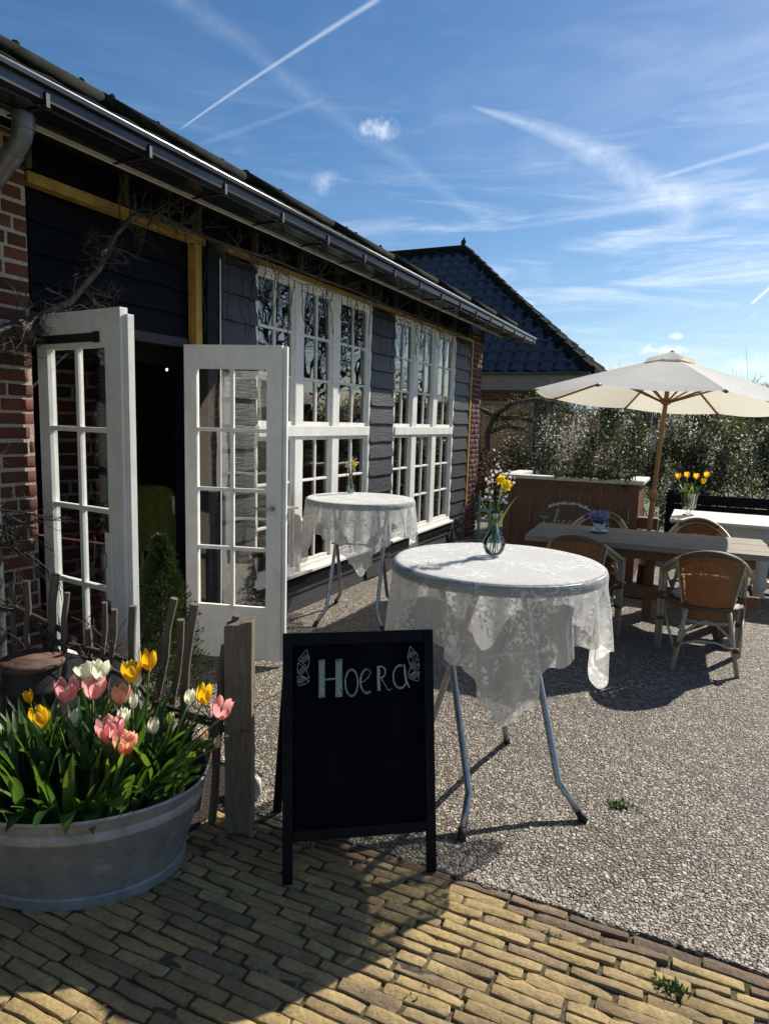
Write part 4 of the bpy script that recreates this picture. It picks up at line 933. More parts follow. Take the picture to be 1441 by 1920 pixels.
# ================================================================ WOODEN TABLE
def wood_table():
    t=thing('wooden_table','long weathered grey plank table with trestle legs among the rattan chairs','table',(-.43,6.12,0),R(3))
    for k in range(5):
        y=-.40+k*.17; MB().bx(-.92+random.uniform(-.004,.004),.92+random.uniform(-.004,.004),y-.0825,y+.0825,.705,.75+random.uniform(-.001,.001)).build('plank',M['table_wood'],t,bevel=.004)
    MB().bx(-.80,.80,-.38,-.35,.62,.704).build('apron',M['table_leg'],t); MB().bx(-.80,.80,.35,.38,.62,.704).build('apron',M['table_leg'],t)
    for x in (-.66,.66):
        MB().bx(x-.04,x+.04,-.35,.35,.64,.7035).build('bearer',M['table_leg'],t)
        for y in (-.24,.24): MB().bx(x-.045,x+.045,y-.045,y+.045,.08,.6395).build('leg',M['table_leg'],t,bevel=.005)
        MB().bx(x-.045,x+.045,-.44,.44,.0,.079).build('foot',M['table_wood'],t,bevel=.012)
    MB().bx(-.90,.90,-.02,.02,.22,.33).build('stretcher',M['table_leg'],t,bevel=.006)
    for x in (-.30,.06): MB().bx(x-.04,x+.04,.17,.25,0,.70).build('leg',M['table_leg'],t,bevel=.005)
wood_table()
def teacup():
    t=thing('teacup','blue patterned porcelain cup on a saucer standing on the wooden table','cup',(-.80,6.10,.751))
    MB().lathe([(0,.004),(.03,.004),(.065,.012),(.078,.020),(.076,.024),(.06,.016),(0,.010)],32).build('saucer',M['porcelain'],t,smooth=True)
    MB().lathe([(0,.016),(.025,.016),(.028,.022),(.046,.045),(.054,.085),(.051,.085),(.043,.048),(.02,.026),(0,.024)],32).tube([(.046,0,.075),(.075,0,.078),(.08,0,.055),(.044,0,.042)],.004,6).build('cup',M['porcelain'],t,smooth=True)
    b=thing('cup_flowers','bunch of small violet blue flowers in the porcelain cup','flowers',(-.80,6.10,.83))
    pts=np.clip(rng.normal(size=(230,3)),-1.7,1.7)*np.array([.042,.042,.022])+np.array([0,0,.055]); V,F=leaf_cards(pts,.024,.85); fastmesh('petals',V,F,M['pet_blue'],b,world=False)
    pts=rng.normal(size=(150,3))*np.array([.04,.04,.02])+np.array([0,0,.02]); V,F=leaf_cards(pts,.03,.4,.5); fastmesh('foliage',V,F,M['leaf'],b,world=False)
    MB().lathe([(0,0),(.04,-.002),(.03,-.03),(0,-.04)],12).build('soil',M['soil'],b)
teacup()
# ================================================================ WHITE TABLE + FOOTED VASE
def white_table():
    t=thing('white_table','whitewashed table with turned legs, behind the chairs at the right','table',(.62,7.98,0))
    MB().bx(-.92,.92,-.48,.48,.715,.75).build('tabletop',M['white_wood'],t,bevel=.006)
    for q in ((-.84,.84,-.41,-.385),(-.84,.84,.385,.41),(-.84,-.815,-.384,.384),(.815,.84,-.384,.384)): MB().bx(*q,.57,.7145).build('apron',M['white_wood'],t)
    pr=[(.05,0),(.055,.03),(.04,.06),(.062,.10),(.068,.16),(.05,.20),(.058,.26),(.062,.40),(.052,.50),(.06,.55),(.06,.7)]
    for x in (-.05,.75):
        for y in (-.3,.3): MB().lathe(pr,20,(x,y,0)).build('leg',M['white_wood'],t,smooth=True)
    MB().bx(.002,.80,-.05,.05,.05,.12).build('stretcher',M['white_wood'],t,bevel=.01); MB().bx(-.10,.0,-.33,.33,.0,.06).build('foot_beam',M['white_wood'],t,bevel=.01)
    v=thing('footed_vase','clear glass footed vase standing on the whitewashed table','vase',(-.14,7.93,.751))
    pr=[(.055,.002),(.058,.008),(.030,.016),(.018,.030),(.022,.045),(.045,.062),(.066,.085),(.072,.13),(.078,.18),(.092,.235),(.098,.25)]
    MB().lathe(pr+[(a-.003,b) for a,b in pr[::-1]][:6]+[(0,.064)],32).build('glass_body',M['vase'],v,smooth=True)
    MB().lathe([(0,.066),(.04,.068),(.062,.088),(.068,.13),(.07,.15),(0,.151)],24).build('water',M['water'],v,smooth=True)
    b=thing('tulip_bouquet','bunch of bright yellow tulips in the footed glass vase','flowers',(-.14,7.93,.751)); 
    heads=[(-.125,0,.405),(-.045,.03,.42),(.045,-.02,.415),(.135,.02,.435),(.115,-.02,.37)]
    for h in heads:
        MB().tube([(-h[0]*.4,-h[1],.075),(0,0,.17),(h[0]*.7,h[1]*.7,.30),(h[0],h[1],h[2]-.02)],.0035,6).build('stem',M['stem'],b,smooth=True)
        tulip_head(b,Vector(h)-Vector((0,0,.028)),.031,.066,.25,'pet_yellow',(h[0]*1.2,h[1],1),9)
    lf=MB()
    for k in range(14):
        a=random.uniform(0,2*PI); l=random.uniform(.15,.26); bn=random.uniform(.03,.09); dx,dy=math.cos(a),math.sin(a); w=.016
        lf.grid(lambda u,v,dx=dx,dy=dy,l=l,bn=bn:(dx*(.03+bn*v*v*1.6)-dy*(u-.5)*2*w*math.sin(PI*(.12+.88*v))**.7,dy*(.03+bn*v*v*1.6)+dx*(u-.5)*2*w*math.sin(PI*(.12+.88*v))**.7,.12+l*v),2,8)
    lf.build('leaf',M['leaf'],b,smooth=True)
def tulip_head(parent,base,r,h,openn,mat,axis=(0,0,1),seed=0,npet=6,world=False):
    rs=random.Random(seed+int(base.x*1000)); q=Vector(axis).normalized().to_track_quat('Z','Y').to_matrix(); m=MB()
    for k in range(npet):
        a0=2*PI*k/npet+rs.uniform(-.1,.1); inner=k%2; rr=r*(1.0 if not inner else .90)*rs.uniform(.95,1.05); hh=h*rs.uniform(.93,1.05); op=openn*rs.uniform(.8,1.2)
        def fn(u,v,a0=a0,rr=rr,hh=hh,op=op,inner=inner):
            wd=.62*math.sin(PI*min(1,.10+.82*v))**.6*(1-.10*v); 
            if v>.8: wd*=math.sqrt(max(0,1-((v-.8)/.2)**2))*.92+.08
            ra=rr*(math.sin(min(1,v*1.25+.12)*PI/2)**.8)*(1+ (op-.42)*v*v*.8)
            a=a0+(u-.5)*2*wd; edge=(2*abs(u-.5))**2
            return tuple(base+q@Vector((math.cos(a)*ra*(1-.06*edge),math.sin(a)*ra*(1-.06*edge),hh*v*(1-.04*edge)+.002*inner)))
        m.grid(fn,6,9,uvs=True)
    return m.build('flower',M[mat],parent,smooth=True,world=world)
white_table()
# ================================================================ BAR
def bar():
    t=thing('bar_counter','reddish wooden bar counter with white top, behind the tables near the parasol','counter',(-1.3,7.95,0),0)
    P=lambda m,n,mat,**k: m.build(n,M[mat],t,world=True,**k)
    x0,x1,y0,y1,H=-2.06,-.62,7.62,8.42,1.10
    # front boards
    rs=random.Random(2); x=x0+.09; m=MB()
    while x<x1-.09:
        w=min(rs.uniform(.085,.12),x1-.09-x); m.bx(x+.002,x+w-.002,y0+.012+rs.uniform(0,.004),y0+.035,.10,H-.10); x+=w
    P(m,'front_boards','bar_wood')
    P(MB().bx(x0,x0+.09,y0,y0+.045,0,H-.04),'corner_post','bar_wood',bevel=.004); P(MB().bx(x1-.09,x1,y0,y0+.045,0,H-.04),'corner_post','bar_wood',bevel=.004)
    P(MB().bx(x0+.0905,x1-.0905,y0+.002,y0+.044,H-.10,H-.04),'rail','bar_wood'); P(MB().bx(x0+.0905,x1-.0905,y0+.002,y0+.044,.03,.10),'rail','bar_wood')
    for xa,xb in ((x1-.03,x1-.006),(x0+.006,x0+.03)):
        m=MB(); y=y0+.046
        while y<y1-.02: m.bx(xa,xb+rs.uniform(-.002,.002),y+.002,min(y+.10,y1)-.002,.05,H-.04); y+=.10
        P(m,'side_boards','bar_wood')
    P(MB().bx(x0-.04,x1+.04,y0-.03,y0+.16,H-.038,H).bx(x0-.04,x0+.13,y0+.161,y1,H-.036,H+.002).bx(x1-.13,x1+.04,y0+.161,y1,H-.036,H+.002),'top_board','white_wood',bevel=.006)
    P(MB().bx(x0+.03,x1-.03,y0+.1,y1,.55,.57),'inner_shelf','bar_wood')
    P(MB().bx(x1+.001,x1+.20,y0+.04,y0+.16,.60,.72),'side_step','bar_wood',bevel=.004)
    # oval sign hung on the front
    s=thing('oval_sign','oval wooden sign with cheers lettering and leaf garland, leaning on the bar front','sign',(-1.32,7.57,.62))
    MB().lathe([(0,0),(.385,0),(.39,.006),(.385,.016),(0,.016)],48,sx=1,sy=.62,mat=Matrix.Rotation(R(90),4,'X').to_3x3()).build('panel',M['sign_wood'],s,smooth=True,ang=40)
    L=MB()
    def st(pts,w=.0045):
        q=[]; 
        for i in range(len(pts)-1):
            p0=pts[max(i-1,0)];p1=pts[i];p2=pts[i+1];p3=pts[min(i+2,len(pts)-1)]
            for k in range(6):
                tt=k/6; q.append(tuple(.5*((2*p1[j])+(-p0[j]+p2[j])*tt+(2*p0[j]-5*p1[j]+4*p2[j]-p3[j])*tt*tt+(-p0[j]+3*p1[j]-3*p2[j]+p3[j])*tt**3) for j in (0,1)))
        q.append(pts[-1]); L.tube([(a,-.019,b) for a,b in q],w*.6,5)
    o=-.275
    st([(o-.03,.045),(o+.0,.035),(o+.03,.04)]); st([(o+.075,.035),(o+.055,.05),(o+.03,.03),(o+.02,-.02),(o+.04,-.055),(o+.08,-.045),(o+.12,.0),(o+.16,.07),(o+.17,.12),(o+.155,.135),(o+.145,.10),(o+.135,.0),(o+.130,-.06)])
    st([(o+.130,-.06),(o+.15,.0),(o+.175,.01),(o+.185,-.02),(o+.18,-.05),(o+.20,-.055)])
    for k in (0,1): e=o+.215+k*.065; st([(e-.015,-.045),(e+.01,-.02),(e+.03,.005),(e+.022,.02),(e+.005,.005),(e,-.03),(e+.018,-.055),(e+.045,-.04)])
    st([(o+.335,-.045),(o+.355,.0),(o+.365,.02),(o+.375,.005),(o+.40,.01),(o+.395,-.04),(o+.415,-.052),(o+.43,-.04)]); st([(o+.43,-.04),(o+.465,.02),(o+.475,-.03),(o+.455,-.058),(o+.44,-.045)]); st([(o+.47,-.03),(o+.51,-.01)])
    L.build('lettering',M['sign_paint'],s,smooth=True)
    pts=[]
    for k in range(24):
        a=R(50+80*k/23); 
        for q in range(3): pts.append((math.cos(a)*.33+random.uniform(-.012,.012),-.020,math.sin(a)*.205+random.uniform(-.014,.012)))
    m=MB()
    for p in pts: m.blob(p,.006,.002,.008,6,4)
    m.build('leaf_garland_motif',M['sign_paint'],s)
    # garland lying along the top
    g=thing('flower_garland','dark leafy garland with a few white flowers lying on the bar top','garland',(-1.1,7.66,1.12))
    n=1500; xs=rng.uniform(-.42,.42,n); P_=np.stack([xs,rng.normal(size=n)*.05,np.abs(rng.normal(size=n))*.055*(1.1-xs**2*2)-.02],1)
    P_[:,2]-=np.where((xs>.25)&(rng.random(n)<.5),rng.random(n)*.10,0); V,F=leaf_cards(P_,.035,.4); fastmesh('leaves',V,F,M['shrub_leaf'],g,world=False)
    for x,z in ((-.25,.05),(.02,.06),(.22,.045),(.30,.04)): 
        pts=np.array([x,-.05,z])+rng.normal(size=(40,3))*.012; V,F=leaf_cards(pts,.022,.8); fastmesh('white_flower',V,F,M['blossom'],g,world=False)
bar()
# ================================================================ PARASOL
def parasol():
    a=Vector((.046,.056,1)).normalized(); apex=Vector((-.396,7.375,2.375)); base=apex-a*(apex.z/a.z)
    t=thing('parasol','cream canvas garden parasol on a leaning wooden pole behind the tables','parasol',tuple(base),0)
    q=a.to_track_quat('Z','Y').to_matrix(); uu=Vector((0,1,0)).cross(a).normalized(); vv=a.cross(uu)
    Lz=(apex-base).length; Rr=1.30; h=.43; ph=R(-112.1)
    def W(r,th,z): return a*z+(uu*math.cos(th)+vv*math.sin(th))*r
    tips=[ph+k*PI/4 for k in range(8)]
    zt=Lz-.02
    can=MB(); n=8
    for k in range(8):
        t0=tips[k];t1=tips[k]+PI/4
        def fn(u,v,t0=t0,t1=t1):
            # u across, v down from the hub; fabric sags between the ribs, rim is scooped
            r0=.05+(Rr-.05)*v; p=W(r0,t0,zt-.02-(h-.02)*v**1.06).lerp(W(r0,t1,zt-.02-(h-.02)*v**1.06),u); s=math.sin(PI*u); return tuple(p-a*(.035*s*v**1.5)+Vector((0,0,.006*math.sin(v*9+k)*s*v)))
        can.grid(fn,10,12)
    c=can.build('canopy',M['canvas'],t,smooth=True); c.data.materials[0]=M['canvas']
    # valance pockets
    pk=MB()
    for th in tips: pk.tube([W(Rr-.055,th,zt-h+.006),W(Rr+.008,th,zt-h-.012)],.013,8)
    pk.build('rib_pocket',M['table_edge'],c,smooth=True)
    vent=MB()
    for k in range(8):
        t0=tips[k];t1=t0+PI/4
        def fv(u,v,t0=t0,t1=t1): r0=.02+.23*v; p=W(r0,t0,Lz+.022-.098*v).lerp(W(r0,t1,Lz+.022-.098*v),u); return tuple(p+a*(.022*math.sin(PI*u)*v*(1 if k%2 else -.4)))
        vent.grid(fv,6,5)
    vent.build('vent_cap',M['canvas'],t,smooth=True); MB().blob(tuple(a*(Lz+.022)),.02,.02,.016).build('finial',M['teak'],t)
    for th in tips:
        MB().tube([W(.04,th,zt-.045),W(.7,th,zt-.045-(h-.02)*.5),W(Rr-.01,th,zt-h-.012)],.0115,6).build('rib',M['teak'],t,smooth=True)
        MB().tube([W(.045,th,zt-.44),W(.60,th,zt-.052-(h-.02)*.42)],.010,6).build('strut',M['teak'],t,smooth=True)
    MB().lathe([(.024,zt-.47),(.045,zt-.46),(.045,zt-.41),(.024,zt-.40)],16,mat=q).build('runner',M['teak'],t,smooth=True,ang=40)
    MB().lathe([(.022,1.02),(.022,zt)],16,mat=q).build('upper_pole',M['teak'],t,smooth=True,ang=40); MB().lathe([(.024,.03),(.024,1.0)],16,mat=q).build('lower_pole',M['teak'],t,smooth=True,ang=40)
    MB().lathe([(.026,.94),(.045,.97),(.046,1.02),(.03,1.05),(.0225,1.06)],16,mat=q).build('joint_collar',M['teak'],t,smooth=True)
    MB().lathe([(.26,.0),(.26,.05),(.22,.07),(.05,.08),(.04,.3),(.03,.3)],28).build('base_plate',M['iron'],t,smooth=True,ang=40)
parasol()
# ================================================================ TUB WITH TULIPS
TC=Vector((-2.0,1.69,0)); TA=math.atan2(.4226,.906)
def tub():
    t=thing('zinc_tub','large oval galvanised tub planted with tulips on the brick paving','tub',tuple(TC),TA)
    H=.345; pr=[(.0,.012,0),(.96,.0,0),(1.0,.0,0),(1.0,.035,.0),(.985,.04,0),(1.16,H-.085,1),(1.185,H-.075,1),(1.185,H-.055,1),(1.17,H-.045,1),(1.20,H-.012,1),(1.225,H-.006,1),(1.235,H+.004,1),(1.225,H+.012,1),(1.205,H+.006,1),(1.19,H-.03,1),(1.12,H-.08,1)]
    m=MB(); seg=72; vs=[];fs=[]
    for (k,z,_) in pr:
        for i in range(seg):
            a=2*PI*i/seg; w=1+.004*math.sin(5*a+z*9); vs.append((.385*k*math.cos(a)*w,(.285+.02*(k-1))*k*math.sin(a)*w,z))
    for j in range(len(pr)-1):
        for i in range(seg): a=j*seg+i;b=j*seg+(i+1)%seg; fs.append((a,b,b+seg,a+seg))
    m.add(vs,fs); m.build('tub_body',M['zinc'],t,smooth=True,ang=35)
    def so(u,v):
        a=u*2*PI; r=v*1.13; return (.38*r*math.cos(a),.287*r*math.sin(a),H-.07+.02*(1-v)+.008*math.sin(a*9+v*20))
    MB().grid(so,48,12).build('soil',M['soil'],t,smooth=True)
tub()
def tleaf(m,b,az,l,w,bend,curl=0,z0=0):
    dx,dy=math.cos(az),math.sin(az); rs=random.Random(int(az*1e4)+int(l*1e4)); ph=rs.uniform(0,6); wv=rs.uniform(.0,.012)
    def fn(u,v):
        s=(u-.5)*2; ww=w*math.sin(PI*min(1,.10+.9*v))**.75*(1.02-.25*v)
        # arc: rises then leans over
        th=bend*v*1.25; out=l*(1-math.cos(th))/max(th/v if v>0 else bend*1.25,.2)*(1) if v>0 else 0; zz=l*math.sin(th)/max(th/v,.2) if v>0 else 0
        cup=.35*ww*s*s; tw=curl*v*s*ww
        return (b[0]+dx*(out+.004)-dy*s*ww-dx*cup*.6,b[1]+dy*(out+.004)+dx*s*ww-dy*cup*.6,b[2]+z0+zz+cup*.5+tw+wv*math.sin(v*9+ph)*s)
    m.grid(fn,4,12)
def tulips():
    # (x, y, z of the bloom centre, radius, height, opening, petal colour, label)
    T=[(-2.09,1.73,.615,.036,.066,.45,'pet_pink','large wide open pink tulip, the leftmost of the two big pink ones side by side'),
       (-1.99,1.76,.630,.034,.060,.55,'pet_pink','open salmon pink tulip touching the right side of the leftmost pink one'),
       (-2.03,1.80,.675,.040,.052,.85,'pet_white','wide open creamy white tulip above the two big pink tulips'),
       (-1.98,1.92,.655,.018,.048,.0,'pet_white','closed white tulip just left of the two tall yellow ones'),
       (-1.88,1.84,.69,.033,.062,.25,'pet_yellow','big yellow tulip at the top, left one of the touching yellow pair'),
       (-1.85,1.90,.72,.028,.058,.15,'pet_yellow','yellow tulip at the top, right one of the touching yellow pair'),
       (-1.87,1.86,.655,.016,.042,.0,'pet_white','small closed white tulip under the yellow pair'),
       (-1.91,1.82,.60,.030,.052,.45,'pet_peach','open peach tulip below the yellow pair'),
       (-1.865,1.83,.58,.015,.045,.0,'pet_white','slim white bud leaning on the open peach tulip'),
       (-2.44,1.84,.48,.018,.040,.05,'pet_yellow','small half closed yellow tulip at the far left of the tub'),
       (-2.21,1.71,.49,.034,.062,.1,'pet_yellow','big closed yellow tulip at the left of the tub'),
       (-2.09,1.75,.50,.019,.050,.0,'pet_white','closed white tulip right of the big left yellow one'),
       (-1.83,1.69,.53,.036,.070,.6,'pet_pink','ruffled open pink tulip in the middle front'),
       (-1.74,1.67,.51,.032,.058,.5,'pet_peach','peach pink tulip in front, right of the ruffled pink one'),
       (-1.83,1.75,.56,.018,.046,.0,'pet_white','closed white tulip peeping over the ruffled pink one'),
       (-1.70,1.76,.55,.019,.046,.0,'pet_white','closed white tulip right of centre standing alone'),
       (-1.62,1.85,.64,.018,.044,.0,'pet_white','closed white tulip beside the yellow one near the fence post'),
       (-1.56,1.86,.66,.026,.056,.1,'pet_yellow','yellow tulip near the big fence post'),
       (-1.44,1.80,.655,.029,.056,.45,'pet_pink','pink tulip at the far right, in front of the big fence post'),
       (-2.24,1.70,.35,.017,.040,.0,'pet_purple','dark purple tulip bud low at the left'),
       (-1.54,1.83,.53,.014,.036,.0,'pet_cream','pale brownish bud at the right edge of the tub'),
       (-1.47,1.82,.52,.014,.034,.0,'pet_cream','cream bud at the rightmost rim of the tub'),
       (-2.33,1.80,.46,.012,.032,.0,'pet_green','small green bud above the big left yellow tulip'),
       (-2.53,1.76,.36,.018,.045,.0,'pet_white','white tulip cut by the left edge of the picture'),
       (-2.32,1.66,.38,.014,.038,.0,'pet_green','pale green bud left of the purple bud'),
       (-1.66,1.80,.57,.013,.036,.0,'pet_green','green bud right of the lone white tulip'),
       (-1.93,1.66,.40,.011,.036,.0,'pet_green','narrow yellow green bud below the ruffled pink tulip'),
       (-1.52,1.93,.59,.013,.036,.0,'pet_green','slender green bud in front of the fence stakes')]
    ux,uy=math.cos(TA),math.sin(TA)
    for i,(x,y,z,r,h,op,mat,lab) in enumerate(T):
        rs=random.Random(i*13+1); r*=1.27; h*=1.32; z+=.008
        # stem root inside the tub
        d=Vector((x,y,0))-TC; lu=d.x*ux+d.y*uy; lv=-d.x*uy+d.y*ux; k=math.hypot(lu/.37,lv/.25); s=min(1,.88/max(k,1e-6))
        lu*=s*.95; lv*=s*.95; b=Vector((TC.x+lu*ux-lv*uy,TC.y+lu*uy+lv*ux,.285))
        t=thing('tulip',lab,'tulip',tuple(b),0,'tulips planted in the zinc tub')
        top=Vector((x,y,z-h*.5))-b; mid=top*.5+Vector((rs.uniform(-.01,.01),rs.uniform(-.01,.01),.02))
        dark=mat in('pet_pink','pet_peach')
        MB().tube([(0,0,0),tuple(mid*.5),tuple(mid),tuple(mid.lerp(top,.5)+Vector((0,0,.004))),tuple(top)],[.0042,.004,.0036,.0034,.0034],6).build('stem',M['stem_dark' if dark else 'stem'],t,smooth=True)
        ax=(top-mid).normalized(); ax=(ax*.6+Vector((0,0,1))*.6+Vector((rs.uniform(-.1,.1),rs.uniform(-.1,.1),0))).normalized()
        if lab.startswith('wide open creamy'):
            tulip_head(t,top+Vector((-.016,0,.0)),r*.8,h,.8,mat,(-.5,0,1),i,6); tulip_head(t,top+Vector((.02,.004,.006)),r*.7,h*1.02,.5,mat,(.3,0,1),i+3,6)
        else:
            tulip_head(t,top,r,h,op,mat,tuple(ax),i)
            if 'ruffled' in lab: tulip_head(t,top+Vector((.004,0,.008)),r*.72,h*.98,.35,mat,(.35,-.1,1),i+5,6)
        for q in range(2):
            m=MB(); tleaf(m,(rs.uniform(-.01,.01),rs.uniform(-.01,.01),0),rs.uniform(0,2*PI),rs.uniform(.20,.30)*(z/.55),rs.uniform(.016,.026),rs.uniform(.35,.9),rs.uniform(-.3,.3)); m.build('leaf',M['leaf'],t,smooth=True)
    # the dense mass of leaves nobody could count
    m=MB(); rs=random.Random(99)
    for k in range(400):
        a=rs.uniform(0,2*PI); rr=math.sqrt(rs.random()); lu=.41*rr*math.cos(a); lv=.27*rr*math.sin(a); bx_=TC.x+lu*ux-lv*uy; by=TC.y+lu*uy+lv*ux
        out=math.atan2(by-TC.y,bx_-TC.x) if rr>.55 else rs.uniform(0,2*PI)
        ff=rr>.7
        tleaf(m,(bx_,by,.27),out+rs.uniform(-.7,.7),rs.uniform(.13,.32),rs.uniform(.009,.025),rs.uniform(.25,1.5 if ff else .8),rs.uniform(-.4,.4))
    for (a,l,w,b) in ((-1.25,.20,.034,1.9),(-1.05,.17,.036,2.1),(-1.45,.24,.03,1.7),(-.85,.22,.034,1.6),(-1.7,.19,.03,1.8),(-.6,.20,.03,1.5)):
        lu=.27*math.cos(a);lv=.25*math.sin(a); tleaf(m,(TC.x+lu*ux-lv*uy,TC.y+lu*uy+lv*ux,.28),a+TA,l,w,b,.5)
    o=m.build('tulip_foliage',M['leaf'],None,smooth=True); tag(o,'dense broad green tulip leaves filling the zinc tub','leaves',kind='stuff')
tulips()
# ================================================================ FENCE, POST, CONIFER, CAN
def twigs(m,p,d,l,r,depth,rs,spread=.6,nseg=4,grav=0.,kids=(2,4)):
    pts=[Vector(p)]; d=Vector(d).normalized()
    for i in range(nseg):
        d=(d+Vector((rs.uniform(-1,1),rs.uniform(-1,1),rs.uniform(-1,1)+grav))*.22).normalized(); pts.append(pts[-1]+d*l/nseg)
    m.tube(pts,[r*(1-.55*i/nseg) for i in range(nseg+1)],5 if r>.004 else 3,cap=False)
    if depth>0:
        for k in range(rs.randint(*kids)):
            i=rs.randint(1,nseg); q=(d+Vector((rs.uniform(-1,1),rs.uniform(-1,1),rs.uniform(-1,1)+grav))*spread*1.5).normalized(); twigs(m,pts[i],q,l*rs.uniform(.45,.75),r*.55,depth-1,rs,spread,nseg,grav,kids)
def stake(m,p,q,r,rs):
    p=Vector(p);q=Vector(q); n=7; pts=[p.lerp(q,i/n)+Vector((rs.uniform(-.006,.006),rs.uniform(-.006,.006),0))*(0 if i==0 else 1) for i in range(n+1)]
    m.tube(pts,[r*rs.uniform(.85,1.12) for _ in pts],7)
def fence():
    t=thing('stake_fence','low rustic fence of weathered split stakes and woven branches behind the tulip tub','fence',(-2.2,2.12,0)); rs=random.Random(11)
    # bottom x, top x, top z, radius, y
    for (bx_,tx,tz,r,y) in [(-2.90,-2.90,.86,.015,2.12),(-2.80,-2.78,.88,.014,2.10),(-2.72,-2.63,.92,.019,2.13),(-2.62,-2.52,.86,.015,2.10),(-2.50,-2.43,.70,.017,2.14),(-2.36,-2.31,.84,.013,2.12),(-2.36,-2.24,.82,.013,2.11),
                         (-2.20,-2.14,.85,.017,2.11),(-2.13,-1.92,.91,.016,2.12),(-2.02,-1.90,.82,.015,2.14),(-1.93,-1.80,.91,.017,2.10),(-1.82,-1.62,.88,.014,2.13),(-1.72,-1.66,.76,.017,2.10)]:
        m=MB(); stake(m,(bx_,y,0),(tx,y,tz),r,rs); m.build('stake',M['stake'],t,world=True,smooth=True,ang=50)
    for k,pts in enumerate([[(-3.1,2.14,.70),(-2.86,2.10,.74),(-2.62,2.15,.66),(-2.40,2.09,.58),(-2.18,2.15,.50),(-2.0,2.08,.46),(-1.75,2.14,.42)],[(-3.1,2.1,.42),(-2.7,2.15,.45),(-2.3,2.1,.35),(-1.9,2.15,.40),(-1.62,2.1,.42)],[(-2.9,2.15,.72),(-2.6,2.1,.62),(-2.3,2.14,.60),(-2.05,2.1,.58)]]):
        m=MB(); m.tube(pts,[.016,.015,.014,.013,.012,.010,.008][:len(pts)],7,False); 
        for p in pts:
            for q in range(6): twigs(m,p,(rs.uniform(-1,1),rs.uniform(-.6,.6),rs.uniform(-.4,1)),rs.uniform(.06,.20),.0035,1,rs)
        m.build('woven_branch',M['twig'],t,world=True,smooth=True)
    p=thing('fence_post','thick square weathered wooden post at the right end of the stake fence','post',(-1.60,2.13,0),R(28))
    def fn(u,v):
        a=u*2*PI+PI/4; c,s=math.cos(a),math.sin(a); k=.052/max(abs(c),abs(s)); k*=1+.02*math.sin(a*11+v*3)+.015*math.sin(v*17+a*3); return (c*k,s*k,(.862+.012*c)*v+.003*math.sin(a*5)*v)
    m=MB(); m.grid(fn,48,14); top=[fn(i/48,1) for i in range(48)]; m.add(top+[(0,0,.864)],[(i,(i+1)%48,48) for i in range(48)]); m.build('post_body',M['old_post'],p,ang=30)
    m=MB(); m.tube([(.056*math.cos(a),.056*math.sin(a)*1.0,.60+.004*math.sin(a*2)) for a in np.linspace(0,2*PI,17)],.0012,4,False); m.build('wire_loop',M['iron'],p)
fence()
def conifer():
    t=thing('dwarf_conifer','small dark pointed conifer growing between the open doors','conifer',(-2.50,2.66,0)); Hh=1.03
    MB().tube([(0,0,0),(0,0,.5),(0,0,Hh-.04)],[.02,.012,.003],6).build('trunk',M['bark'],t)
    n=15000; v=rng.random(n)**.75; z=.10+v*(Hh-.10); rad=.25*(1-v)**.8+.012; k=rng.random(n)**.5; a=rng.random(n)*2*PI; lump=1+.28*np.sin(a*7+z*31)*np.sin(z*57+a*2)+.18*np.sin(a*3-z*41); P=np.stack([np.cos(a)*rad*k*lump,np.sin(a)*rad*k*lump,z],1)
    d=np.stack([np.cos(a),np.sin(a),np.full(n,.9)],1); V,F=leaf_cards(P,.026,.25,dirs=d); fastmesh('crown',V,F,M['conifer'],t,world=False)
conifer()
def can():
    t=thing('iron_drum','dark iron drum with a rusty lid beside the brick wall, behind the tulips','drum',(-2.56,1.95,0),.3); t.scale=(.80,.80,.99)
    MB().lathe([(.150,0),(.155,.02),(.150,.04),(.150,.46),(.158,.47),(.158,.49),(.150,.50),(.145,.58)],36).build('drum_body',M['iron'],t,smooth=True,ang=40)
    m=MB(); m.lathe([(.160,.575),(.165,.59),(.155,.605),(.11,.60),(.10,.607),(.03,.612),(0,.612)],36); m.build('lid',M['rust'],t,smooth=True)
    MB().tube([(.09*math.cos(a)+.02,-.155-.02*math.sin(a),.33+.10*math.sin(a)) for a in np.linspace(-.2,PI+.2,12)],.004,6).build('handle',M['iron'],t,smooth=True)
can()
def stones():
    for (x,y,sx,sz,l) in ((-1.735,2.30,.035,.05,'small pale stone behind the fence post, the left one'),(-1.665,2.32,.032,.058,'small rough pale stone behind the fence post, the right one')):
        o=MB().blob((0,0,sz),sx,sx*.8,sz,16,12,.10).build('pale_stone',M['stone'],smooth=True); o.location=(x,y,0); tag(o,l,'stone','pale stones behind the fence post')
stones()
